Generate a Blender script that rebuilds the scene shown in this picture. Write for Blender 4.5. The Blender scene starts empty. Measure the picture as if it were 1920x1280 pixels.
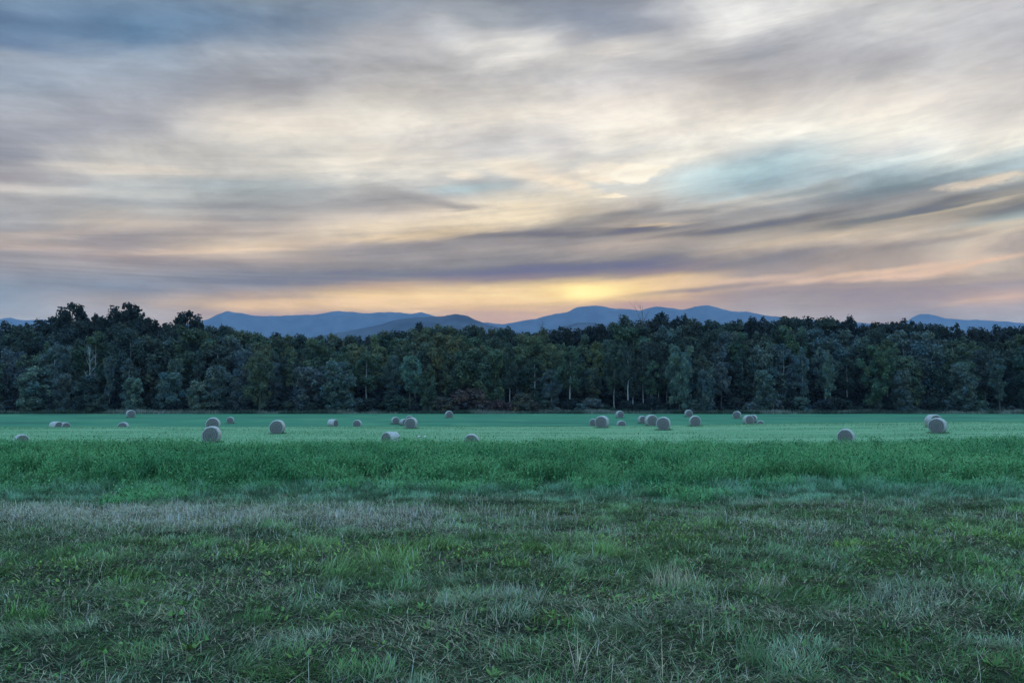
import bpy, math, random
import numpy as np
from mathutils import Vector, Matrix

rng = np.random.default_rng(11)
random.seed(11)
S = bpy.context.scene
COL = S.collection

# ------------------------------------------------------------------ camera
F = 1493.0                       # focal length in photo pixels (28 mm on a 36 mm wide frame)
HZ = 757.0                       # eye-level line in the photo
CAM_Z = 1.7
PITCH = math.atan((HZ - 640.0) / F)
cam_d = bpy.data.cameras.new("camera")
cam = bpy.data.objects.new("camera", cam_d)
COL.objects.link(cam)
cam_d.sensor_width = 36.0
cam_d.lens = 36.0 * F / 1920.0
cam_d.clip_start = 0.1
cam_d.clip_end = 60000.0
cam.location = (0, 0, CAM_Z)
cam.rotation_euler = (math.pi / 2 + PITCH, 0, 0)
S.camera = cam


def ray(px, py):
    a = (px - 960.0) / F
    b = (640.0 - py) / F
    return a, math.cos(PITCH) - b * math.sin(PITCH), math.sin(PITCH) + b * math.cos(PITCH)


def at(px, py, Y):
    x, y, z = ray(px, py)
    k = Y / y
    return x * k, Y, CAM_Z + z * k


def azel(px, py):
    x, y, z = ray(px, py)
    return math.atan2(x, y), math.asin(z / math.sqrt(x * x + y * y + z * z))


def lin(c):
    c = np.asarray(c, float) / 255.0
    return np.where(c <= 0.04045, c / 12.92, ((c + 0.055) / 1.055) ** 2.4)


# ------------------------------------------------------------------ value noise (numpy)
def _hash(ix, iy, seed):
    n = (ix * 374761393 + iy * 668265263 + seed * 974634777) & 0xFFFFFFFF
    n = ((n ^ (n >> 13)) * 1274126177) & 0xFFFFFFFF
    n = (n ^ (n >> 16)) & 0xFFFFFFFF
    return n / 4294967295.0


def vnoise(x, y, seed=0):
    x = np.asarray(x, float); y = np.asarray(y, float)
    ix = np.floor(x).astype(np.int64); iy = np.floor(y).astype(np.int64)
    fx = x - ix; fy = y - iy
    fx = fx * fx * (3 - 2 * fx); fy = fy * fy * (3 - 2 * fy)
    a = _hash(ix, iy, seed); b = _hash(ix + 1, iy, seed)
    c = _hash(ix, iy + 1, seed); d = _hash(ix + 1, iy + 1, seed)
    return (a * (1 - fx) + b * fx) * (1 - fy) + (c * (1 - fx) + d * fx) * fy


def fbm(x, y, seed=0, octv=4):
    s = 0; a = 0.5; t = 0
    for i in range(octv):
        s = s + a * vnoise(np.asarray(x) * 2 ** i, np.asarray(y) * 2 ** i, seed + 17 * i)
        t += a; a *= 0.5
    return s / t


def sstep(a, b, x):
    t = np.clip((np.asarray(x, float) - a) / (b - a), 0, 1)
    return t * t * (3 - 2 * t)


# ------------------------------------------------------------------ terrain height
_PZ = [-400, 0, 5, 10, 19, 30, 40, 47, 53, 62, 72, 84, 95, 106, 116, 128, 140, 150, 160, 175, 190, 210, 300, 2000, 20000]
_PH = [0.0, 0.0, 0.0, -0.12, -0.40, -0.66, -0.86, -1.00, -1.5, -2.05, -1.95, -1.55, -1.28, -1.30, -1.75, -2.5, -2.65, -2.2, -1.35, -0.95, -0.55, -0.4, -0.3, -0.3, -0.3]
_tz = np.linspace(-50, 320, 3701)
_th = np.interp(_tz, _PZ, _PH)
_k = np.hanning(61); _k /= _k.sum()
_th = np.convolve(np.pad(_th, 30, mode='edge'), _k, mode='valid')
BUMPS = []


def ground(x, y):
    x = np.asarray(x, float); y = np.asarray(y, float)
    g = np.interp(y, _tz, _th)
    w = sstep(25, 75, y) * (1 - sstep(112, 140, y))
    g = g + w * (0.62 * sstep(0, 62, x) - 0.06 * sstep(-5, -60, x))
    g = g + 0.16 * sstep(25, 60, y) * (1 - sstep(150, 185, y)) * (fbm(x / 23.0, y / 19.0, 5, 2) - 0.5)
    near = 1 - sstep(40, 60, y)
    g = g + near * (0.15 * (fbm(x / 1.9, y / 1.5, 3, 3) - 0.5) + 0.05 * (vnoise(x / 0.45, y / 0.4, 9) - 0.5))
    for bx, by, bs, bh in BUMPS:
        g = g + bh * np.exp(-((x - bx) ** 2 + (y - by) ** 2) / (2 * bs * bs))
    return g


# ------------------------------------------------------------------ helpers
def tag(o, label=None, cat=None, group=None, kind=None):
    if label: o['label'] = label
    if cat: o['category'] = cat
    if group: o['group'] = group
    if kind: o['kind'] = kind
    return o


def np_mesh(name, V, Q, col=None, smooth=True):
    me = bpy.data.meshes.new(name)
    V = np.ascontiguousarray(V, np.float32); Q = np.ascontiguousarray(Q, np.int32)
    n, k = Q.shape
    me.vertices.add(len(V)); me.vertices.foreach_set('co', V.ravel())
    me.loops.add(n * k); me.loops.foreach_set('vertex_index', Q.ravel())
    me.polygons.add(n)
    me.polygons.foreach_set('loop_start', np.arange(n, dtype=np.int32) * k)
    me.polygons.foreach_set('loop_total', np.full(n, k, np.int32))
    me.update(calc_edges=True)
    if col is not None:
        ca = me.color_attributes.new('tint', 'FLOAT_COLOR', 'POINT')
        c = np.ones((len(V), 4), np.float32); c[:, :col.shape[1]] = col
        ca.data.foreach_set('color', c.ravel())
    if not smooth:
        me.shade_flat()
    return me


def link(name, me, mat=None, parent=None, loc=None):
    o = bpy.data.objects.new(name, me)
    COL.objects.link(o)
    if mat is not None and len(me.materials) == 0:
        me.materials.append(mat)
    if parent is not None: o.parent = parent
    if loc is not None: o.location = loc
    return o


def empty(name, loc, rz=0.0):
    o = bpy.data.objects.new(name, None)
    COL.objects.link(o)
    o.empty_display_size = 0.5
    o.location = loc; o.rotation_euler = (0, 0, rz)
    return o


class NT:
    """tiny node-tree writer"""
    def __init__(s, tree): s.t = tree; s.n = tree.nodes; s.l = tree.links; s.n.clear()
    def add(s, typ, **kw):
        nd = s.n.new(typ)
        for k, v in kw.items(): setattr(nd, k, v)
        return nd
    def put(s, sock, v):
        if hasattr(v, 'is_output'): s.l.new(v, sock)
        else: sock.default_value = v
    def math(s, op, a, b=0.0, c=0.0, clamp=False):
        nd = s.add('ShaderNodeMath', operation=op, use_clamp=clamp)
        s.put(nd.inputs[0], a); s.put(nd.inputs[1], b)
        if len(nd.inputs) > 2: s.put(nd.inputs[2], c)
        return nd.outputs[0]
    def vmath(s, op, a, b=(0, 0, 0), out=0):
        nd = s.add('ShaderNodeVectorMath', operation=op)
        s.put(nd.inputs[0], a)
        s.put(nd.inputs[1], b)
        return nd.outputs[out]
    def scale(s, v, f):
        nd = s.add('ShaderNodeVectorMath', operation='SCALE')
        s.put(nd.inputs[0], v); s.put(nd.inputs['Scale'], f)
        return nd.outputs[0]
    def comb(s, x, y, z):
        nd = s.add('ShaderNodeCombineXYZ')
        s.put(nd.inputs[0], x); s.put(nd.inputs[1], y); s.put(nd.inputs[2], z)
        return nd.outputs[0]
    def noise(s, vec, scale=1.0, detail=3.0, rough=0.5, dist=0.0, out='Fac'):
        nd = s.add('ShaderNodeTexNoise')
        if vec is not None: s.put(nd.inputs['Vector'], vec)
        nd.inputs['Scale'].default_value = scale; nd.inputs['Detail'].default_value = detail
        nd.inputs['Roughness'].default_value = rough; nd.inputs['Distortion'].default_value = dist
        return nd.outputs[out]
    def mapr(s, v, a, b, c=0.0, d=1.0, smooth=True):
        nd = s.add('ShaderNodeMapRange')
        nd.interpolation_type = 'SMOOTHSTEP' if smooth else 'LINEAR'
        s.put(nd.inputs[0], v)
        for i, q in enumerate((a, b, c, d)): s.put(nd.inputs[1 + i], q)
        return nd.outputs[0]
    def mix(s, f, a, b, mode='MIX'):
        nd = s.add('ShaderNodeMix', data_type='RGBA', blend_type=mode)
        s.put(nd.inputs[0], f)
        for sock, v in ((nd.inputs[6], a), (nd.inputs[7], b)):
            if not hasattr(v, 'is_output') and len(v) == 3: v = (*v, 1.0)
            s.put(sock, v)
        return nd.outputs[2]
    def ramp(s, fac, stops, interp='LINEAR'):
        nd = s.add('ShaderNodeValToRGB'); cr = nd.color_ramp
        cr.interpolation = interp
        while len(cr.elements) > 1: cr.elements.remove(cr.elements[-1])
        cr.elements[0].position = stops[0][0]; cr.elements[0].color = (*stops[0][1], 1.0)
        for p, c in stops[1:]:
            e = cr.elements.new(p); e.color = (*c, 1.0)
        s.put(nd.inputs[0], fac)
        return nd.outputs[0]


def material(name):
    m = bpy.data.materials.new(name); m.use_nodes = True
    return m, NT(m.node_tree)


# ------------------------------------------------------------------ sky
HAZE = 6.5e-5
BOX_X, BOX_Y0, BOX_Y1, BOX_TOP = 13000.0, -450.0, 12600.0, 1380.0
HAZE_A = (0.20, 0.36, 0.66)      # what the lit air itself adds at infinite depth (measured)

SUN_AZ, SUN_EL = azel(1112, 548)

COLS = {
 0: [(0,(115,145,180)),(40,(100,135,175)),(80,(110,140,178)),(105,(150,165,185)),(140,(150,168,190)),(200,(165,172,185)),(250,(150,155,168)),(290,(140,145,160)),(330,(165,160,165)),(355,(205,200,195)),(385,(185,185,185)),(420,(165,168,175)),(450,(190,175,165)),(470,(165,160,165)),(500,(155,155,165)),(540,(140,155,175)),(570,(150,165,185)),(600,(165,175,190))],
 240: [(0,(120,145,175)),(40,(95,135,175)),(75,(105,140,178)),(110,(150,168,190)),(150,(165,175,190)),(200,(172,175,185)),(250,(180,180,185)),(290,(190,188,185)),(310,(205,200,192)),(345,(190,195,195)),(380,(175,180,182)),(415,(200,185,170)),(440,(165,158,160)),(480,(175,160,160)),(510,(150,152,162)),(540,(135,148,168)),(565,(170,165,170)),(590,(175,175,185))],
 480: [(0,(130,150,170)),(40,(125,148,175)),(80,(150,165,185)),(100,(178,185,195)),(130,(160,165,175)),(160,(165,165,172)),(200,(195,190,185)),(225,(220,210,198)),(250,(215,210,200)),(290,(205,202,195)),(320,(215,210,200)),(345,(185,195,195)),(375,(165,170,172)),(410,(170,165,165)),(440,(195,178,165)),(460,(225,200,170)),(485,(180,165,158)),(510,(140,142,155)),(530,(135,142,160)),(560,(200,175,160)),(575,(235,200,165)),(590,(185,165,165))],
 720: [(0,(150,160,175)),(40,(175,178,185)),(80,(182,182,185)),(120,(175,175,180)),(150,(185,182,182)),(190,(212,205,195)),(225,(232,224,210)),(260,(222,215,205)),(300,(235,225,208)),(325,(225,220,208)),(345,(190,190,188)),(375,(165,163,165)),(400,(205,190,175)),(430,(235,212,178)),(450,(190,172,158)),(470,(150,145,150)),(495,(155,150,152)),(515,(125,128,142)),(535,(200,170,145)),(552,(240,205,155)),(575,(235,200,160)),(590,(190,165,155))],
 960: [(0,(135,145,160)),(40,(165,172,182)),(70,(215,212,208)),(110,(222,218,212)),(150,(205,202,200)),(190,(220,212,202)),(215,(238,228,212)),(250,(215,210,205)),(280,(205,203,200)),(310,(235,225,205)),(335,(205,208,205)),(355,(190,195,195)),(385,(240,222,190)),(415,(240,218,180)),(435,(150,145,148)),(460,(160,152,150)),(485,(140,138,145)),(505,(120,122,135)),(522,(150,138,140)),(540,(244,212,160)),(560,(242,206,156)),(580,(220,184,152)),(600,(200,170,150))],
 1200: [(0,(160,165,178)),(30,(190,192,198)),(65,(170,172,180)),(100,(200,198,198)),(140,(205,200,198)),(180,(225,215,205)),(215,(242,232,215)),(255,(238,230,215)),(280,(225,222,212)),(310,(245,235,215)),(340,(220,222,215)),(360,(230,222,205)),(385,(200,190,178)),(400,(150,148,150)),(420,(190,175,160)),(430,(125,125,132)),(450,(190,172,158)),(480,(150,145,148)),(500,(128,130,142)),(520,(175,155,145)),(530,(240,205,160)),(550,(225,190,150)),(570,(200,165,150)),(590,(190,165,160))],
 1440: [(0,(215,215,215)),(30,(210,208,208)),(60,(185,185,190)),(100,(160,162,170)),(140,(185,180,180)),(180,(215,205,195)),(215,(238,228,212)),(250,(250,245,230)),(280,(230,230,222)),(305,(190,210,215)),(335,(165,195,205)),(355,(165,185,192)),(368,(210,200,185)),(385,(165,165,165)),(405,(170,165,160)),(420,(115,120,128)),(440,(180,168,155)),(460,(205,185,165)),(480,(150,145,150)),(505,(160,150,152)),(520,(215,185,165)),(535,(165,152,155)),(560,(170,160,165)),(590,(175,170,178))],
 1680: [(0,(200,200,200)),(40,(205,205,205)),(80,(190,190,192)),(130,(190,187,188)),(170,(215,208,200)),(210,(240,230,215)),(250,(255,250,232)),(275,(235,235,228)),(300,(195,215,218)),(325,(160,185,195)),(345,(130,150,160)),(370,(150,152,155)),(390,(165,160,155)),(402,(120,125,130)),(415,(175,165,150)),(440,(215,192,168)),(455,(160,150,145)),(475,(175,158,150)),(505,(225,190,168)),(520,(165,152,150)),(545,(165,155,160)),(570,(170,160,168)),(590,(165,165,180))],
 1920: [(0,(195,195,200)),(40,(190,192,198)),(90,(200,200,205)),(150,(200,195,192)),(200,(220,212,202)),(240,(250,242,225)),(265,(250,245,228)),(285,(205,220,220)),(310,(180,205,212)),(335,(190,195,190)),(350,(150,155,158)),(370,(175,165,150)),(385,(120,125,130)),(400,(165,180,178)),(420,(210,192,168)),(440,(215,190,165)),(460,(155,145,145)),(485,(215,185,160)),(500,(160,150,150)),(530,(170,160,165)),(555,(205,175,165)),(575,(170,165,175)),(595,(165,170,185))],
}
# soft cloud shapes: px, py, half-width, half-height, tilt (deg, + rises to the right), colour, strength, softness
BLOBS = [
 (1090,550,230,30,2,(250,216,164),0.45,0.0),
 (1105,544,130,26,1,(255,224,146),0.7,0.0),
 (1108,546,62,15,0,(255,240,165),1.0,0.0),
 (1190,338,170,34,2,(200,207,208),0.65,0.0),
 (1145,321,66,18,-3,(255,243,222),1.25,0.45),
 (1192,324,60,16,2,(255,246,226),1.35,0.5),
 (1216,318,34,9,8,(250,240,220),0.8,0.4),
 (1110,334,60,9,-10,(246,232,208),0.7,0.3),
 (1010,330,110,24,-12,(246,230,208),0.75,0.3),
 (1060,345,80,12,-16,(248,232,206),0.7,0.4),
 (1062,270,75,36,-25,(196,194,194),0.7,0.1),
 (1148,366,30,4,0,(252,238,212),1.2,0.4),
 (760,366,120,13,-8,(158,156,158),0.6,0.0),
 (860,384,80,9,-3,(150,147,150),0.6,0.0),
 (880,352,90,9,2,(176,200,206),0.7,0.1),
 (872,327,34,11,0,(245,232,212),0.7,0.2),
 (1420,36,130,32,8,(226,226,224),0.7,0.2),
 (832,52,60,26,-6,(202,204,208),0.6,0.1),
 (1120,36,190,44,-8,(140,152,172),0.65,0.0),
 (1130,95,110,24,6,(222,216,208),0.6,0.1),
 (1540,118,150,44,6,(168,168,176),0.6,0.0),
 (1850,339,78,9,2,(238,220,196),0.85,0.45),
 (1400,318,190,40,9,(172,203,212),0.75,0.1),
 (560,242,180,22,8,(228,216,200),0.5,0.0),
 (270,320,170,12,3,(216,207,195),0.7,0.1),
 (390,345,80,16,4,(184,196,200),0.6,0.0),
 # long thin streaks low in the sky
 (800,440,190,9,5,(240,213,172),0.85,0.0),
 (430,468,200,9,6,(222,197,172),0.75,0.0),
 (120,440,170,9,8,(204,188,176),0.7,0.0),
 (60,463,120,6,5,(196,178,168),0.5,0.0),
 (700,468,230,14,5,(152,148,152),0.75,0.0),
 (1010,455,240,10,3,(152,147,150),0.6,0.0),
 (1060,436,260,8,1.5,(122,122,130),0.85,0.0),
 (1400,425,230,7,4,(118,121,128),0.8,0.0),
 (1690,401,190,7,4.5,(120,126,130),0.85,0.0),
 (1300,396,110,8,3,(138,138,142),0.75,0.0),
 (1490,362,170,10,7,(134,150,158),0.7,0.0),
 (1720,345,170,8,7,(130,148,156),0.7,0.0),
 (1235,421,90,4,2,(226,202,168),0.7,0.0),
 (1800,388,140,4,6,(205,190,165),0.7,0.0),
 (1520,446,210,9,5,(208,189,165),0.7,0.0),
 (1850,425,120,8,6,(214,194,168),0.6,0.0),
 (1450,486,200,11,5,(146,143,150),0.8,0.0),
 (1050,503,260,14,1.5,(121,124,138),0.9,0.0),
 (640,520,260,13,4,(128,134,150),0.8,0.0),
 (330,540,200,12,3,(138,148,168),0.6,0.0),
 (1690,460,180,7,5,(156,146,146),0.7,0.0),
 (1620,512,220,6,4.5,(224,192,168),0.75,0.0),
 (1840,489,120,6,6,(222,188,164),0.75,0.0),
 (1310,542,160,6,4,(152,143,150),0.75,0.0),
 (1830,535,150,9,3,(166,156,162),0.6,0.0),
 (1850,563,100,5,4,(206,180,166),0.7,0.0),
 (590,566,190,8,4,(236,202,165),0.75,0.0),
 (800,590,260,9,1,(190,168,165),0.5,0.0),
 (130,245,170,26,14,(150,154,168),0.5,0.0),
 (340,28,190,42,4,(100,135,172),0.5,0.0),
 (640,26,170,36,6,(122,145,172),0.5,0.0),
]


def mute(c, k=0.82):
    c = np.asarray(c, float); g = float(c @ np.array([0.30, 0.59, 0.11]))
    return g + (c - g) * k


def build_world():
    w = bpy.data.worlds.new("World"); S.world = w; w.use_nodes = True
    N = NT(w.node_tree)
    tc = N.add('ShaderNodeTexCoord')
    d = N.vmath('NORMALIZE', tc.outputs['Generated'])
    sep = N.add('ShaderNodeSeparateXYZ'); N.put(sep.inputs[0], d)
    X, Y, Z = sep.outputs
    az = N.math('ARCTAN2', X, Y)
    el = N.math('ARCSINE', N.math('MINIMUM', N.math('MAXIMUM', Z, -0.999), 0.999))
    # the cloud sheet: streaks drawn out sideways, rising slightly to the right
    kx = N.math('MULTIPLY', N.mapr(el, 0.125, 0.19, 0.0, 1.0), N.mapr(el, 0.36, 0.55, 0.085, 0.02))
    elt = N.math('SUBTRACT', el, N.math('MULTIPLY', kx, az))
    P = N.comb(N.math('MULTIPLY', az, 2.2), N.math('MULTIPLY', elt, 13.0), 0.0)
    n1 = N.noise(P, 1.6, 4.0, 0.5, 0.6)
    P2 = N.comb(N.math('MULTIPLY', az, 4.5), N.math('MULTIPLY', elt, 34.0), 3.7)
    n2 = N.noise(P2, 1.5, 5.0, 0.55, 0.8)
    P3 = N.comb(N.math('MULTIPLY', az, 7.0), N.math('MULTIPLY', el, 16.0), 7.1)
    n3 = N.noise(P3, 1.2, 5.0, 0.6, 0.5)
    hi = N.mapr(el, 0.10, 0.34, 0.35, 1.0)
    w1 = N.math('MULTIPLY', N.math('SUBTRACT', n1, 0.5), N.math('MULTIPLY', hi, 0.024))
    w2 = N.math('MULTIPLY', N.math('SUBTRACT', n2, 0.5), N.math('MULTIPLY', hi, 0.012))
    w3 = N.math('MULTIPLY', N.math('SUBTRACT', n3, 0.5), N.math('MULTIPLY', hi, 0.02))
    elw = N.math('ADD', N.math('ADD', elt, w1), N.math('ADD', w2, w3))
    azw = N.math('ADD', az, N.math('MULTIPLY', N.math('SUBTRACT', n3, 0.5), 0.09))
    E0, E1 = -0.02, 0.62
    fac = N.mapr(elw, E0, E1, 0.0, 1.0, smooth=False)
    xs = sorted(COLS)
    cur = None; prev = None
    for px in xs:
        stops = []
        for y, c in COLS[px]:
            a, e = azel(px, y)
            t = float(sstep(0.125, 0.19, e)) * (0.085 + (0.02 - 0.085) * float(sstep(0.36, 0.55, e)))
            stops.append(((e - t * a - E0) / (E1 - E0), tuple(lin(mute(c, 0.72 if y < 500 else 0.84)))))
        stops.sort()
        r = N.ramp(fac, stops, 'CARDINAL' if False else 'LINEAR')
        a0 = azel(px, 400)[0]
        if cur is None: cur = r
        else: cur = N.mix(N.mapr(azw, prev, a0, 0, 1), cur, r)
        prev = a0
    V = N.comb(N.math('ADD', az, N.math('MULTIPLY', N.math('SUBTRACT', n3, 0.5), 0.06)),
               N.math('ADD', el, N.math('ADD', w2, N.math('MULTIPLY', N.math('SUBTRACT', n2, 0.5), 0.008))), 0.0)
    P4 = N.comb(N.math('MULTIPLY', az, 9.0), N.math('MULTIPLY', elt, 85.0), 1.3)
    n4 = N.noise(P4, 1.3, 4.0, 0.6, 0.9)
    fib = N.math('ADD', 0.35, N.math('ADD', N.math('MULTIPLY', n2, 0.75), N.math('MULTIPLY', n4, 0.55)))
    n6_ = N.noise(N.comb(N.math('MULTIPLY', az, 22.0), N.math('MULTIPLY', el, 60.0), 5.5), 1.0, 4.0, 0.6)
    n7_ = N.noise(N.comb(N.math('MULTIPLY', az, 26.0), N.math('MULTIPLY', el, 50.0), 8.5), 1.0, 5.0, 0.6)
    VH = N.comb(N.math('ADD', az, N.math('MULTIPLY', N.math('SUBTRACT', n6_, 0.5), 0.07)), N.math('ADD', el, N.math('MULTIPLY', N.math('SUBTRACT', n7_, 0.5), 0.020)), 0.0)
    for (px, py, hw, hh, tilt, c, st, hard) in BLOBS:
        a, e = azel(px, py)
        v = N.vmath('SUBTRACT', V if hard < 0.35 else VH, (a, e, 0))
        th = math.radians(tilt)
        mp = N.add('ShaderNodeMapping'); mp.vector_type = 'TEXTURE'
        N.put(mp.inputs[0], v)
        mp.inputs['Rotation'].default_value = (0, 0, th)
        mp.inputs['Scale'].default_value = (hw / F, hh / F, 1)
        ln = N.vmath('LENGTH', mp.outputs[0], out=1)
        f = N.mapr(ln, 1.25, hard, 0.0, st)
        f = N.math('MULTIPLY', f, fib, clamp=True)
        cur = N.mix(f, cur, tuple(lin(mute(c, 0.88))))
    # fine wisps
    P5 = N.comb(N.math('MULTIPLY', az, 4.0), N.math('MULTIPLY', N.math('ADD', N.math('MULTIPLY', el, 0.6), N.math('MULTIPLY', elt, 0.4)), 11.0), 9.4)
    n5 = N.noise(P5, 1.5, 7.0, 0.60, 0.45)
    wsp = N.mapr(n5, 0.36, 0.64, 0.0, 1.0)
    wamt = N.mapr(el, 0.13, 0.30, 0.25, 1.0)
    P6 = N.comb(N.math('MULTIPLY', az, 11.0), N.math('MULTIPLY', elt, 46.0), 2.2)
    n6 = N.noise(P6, 1.5, 7.0, 0.65, 0.8)
    cur = N.mix(wamt, cur, N.vmath('MULTIPLY', cur, N.mix(wsp, (0.885, 0.89, 0.905), (1.12, 1.112, 1.09))))
    cur = N.vmath('MULTIPLY', cur, N.mix(N.mapr(n6, 0.34, 0.66), (0.965, 0.965, 0.97), (1.035, 1.035, 1.03)))
    tex = N.math('ADD', 1.0, N.math('ADD', N.math('MULTIPLY', N.math('SUBTRACT', n2, 0.5), 0.26),
                                    N.math('ADD', N.math('MULTIPLY', N.math('SUBTRACT', n3, 0.5), 0.46), N.math('MULTIPLY', N.math('SUBTRACT', n4, 0.5), 0.14))))
    cur = N.scale(cur, tex)
    n8 = N.noise(N.comb(N.math('MULTIPLY', az, 2.4), N.math('MULTIPLY', elt, 62.0), 4.4), 1.0, 5.0, 0.58, 0.5)
    low = N.math('MULTIPLY', N.mapr(el, 0.11, 0.15, 0.25, 1.0), N.mapr(el, 0.24, 0.36, 1.0, 0.15))
    cur = N.mix(low, cur, N.vmath('MULTIPLY', cur, N.mix(N.mapr(n8, 0.36, 0.64), (0.915, 0.92, 0.935), (1.085, 1.07, 1.045))))
    # the air of the haze box lies in front of the sky: take its glow and its loss back out
    sn = N.math('MAXIMUM', Z, 0.02)
    d1 = N.math('DIVIDE', BOX_TOP, sn)
    d2 = N.math('DIVIDE', BOX_Y1, N.math('MAXIMUM', Y, 0.05))
    dist = N.math('MINIMUM', d1, d2)
    T = N.math('EXPONENT', N.math('MULTIPLY', dist, -HAZE))
    air = N.scale(N.comb(*HAZE_A), N.math('SUBTRACT', 1.0, T))
    front = N.vmath('SUBTRACT', cur, air)
    front = N.scale(front, N.math('DIVIDE', 1.0, T))
    front = N.vmath('MAXIMUM', front, (0.02, 0.02, 0.02))
    # the rest of the sky (overhead and behind): blue sky plus an added glow to light ground and trees
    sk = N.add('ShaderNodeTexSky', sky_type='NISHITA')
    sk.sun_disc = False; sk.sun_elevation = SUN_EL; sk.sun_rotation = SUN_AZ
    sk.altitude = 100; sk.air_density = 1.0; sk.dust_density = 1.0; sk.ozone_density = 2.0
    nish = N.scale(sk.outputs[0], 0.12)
    sky_fill = N.mix(n1, (0.42, 0.86, 1.32), (0.60, 1.06, 1.50))
    sky_fill = N.scale(sky_fill, N.mapr(el, -0.05, 0.95, 0.22, 1.35, smooth=False))
    rest = N.vmath('ADD', nish, N.scale(sky_fill, SKY_FILL))
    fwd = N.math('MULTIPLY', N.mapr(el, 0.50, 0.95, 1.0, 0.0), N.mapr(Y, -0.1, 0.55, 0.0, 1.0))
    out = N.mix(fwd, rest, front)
    bg = N.add('ShaderNodeBackground'); N.put(bg.inputs[0], out); bg.inputs[1].default_value = 1.0
    wo = N.add('ShaderNodeOutputWorld'); N.l.new(bg.outputs[0], wo.inputs[0])
    w.cycles.sampling_method = 'MANUAL'; w.cycles.sample_map_resolution = 1024


SKY_FILL = 1.25  # strength of the blue glow added overhead and behind the camera
build_world()

sun_d = bpy.data.lights.new("sun", 'SUN'); sun = bpy.data.objects.new("sun", sun_d); COL.objects.link(sun)
sun_d.energy = 0.5; sun_d.angle = math.radians(14); sun_d.color = (1.0, 0.78, 0.55)
sd = Vector((math.sin(SUN_AZ) * math.cos(SUN_EL + .03), math.cos(SUN_AZ) * math.cos(SUN_EL + .03), math.sin(SUN_EL + .03)))
sun.rotation_euler = sd.to_track_quat('Z', 'Y').to_euler()
sun.location = (0, 60, 40)

# ------------------------------------------------------------------ haze
hm, N = material("haze")
pv = N.add('ShaderNodeVolumePrincipled')
pv.inputs['Color'].default_value = (0.42, 0.62, 0.93, 1)
pv.inputs['Density'].default_value = HAZE
pv.inputs['Anisotropy'].default_value = 0.0
mo = N.add('ShaderNodeOutputMaterial'); N.l.new(pv.outputs[0], mo.inputs['Volume'])
x0, x1, y0, y1, z0, z1 = -BOX_X, BOX_X, BOX_Y0, BOX_Y1, -4.5, BOX_TOP
hv = [(x, y, z) for x in (x0, x1) for y in (y0, y1) for z in (z0, z1)]
hq = [(0, 1, 3, 2), (4, 6, 7, 5), (0, 4, 5, 1), (2, 3, 7, 6), (0, 2, 6, 4), (1, 5, 7, 3)]
hz = link("haze", np_mesh("haze", np.array(hv), np.array(hq)), hm)
tag(hz, "thin blue evening haze lying over the valley", None, None, 'stuff')

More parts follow.
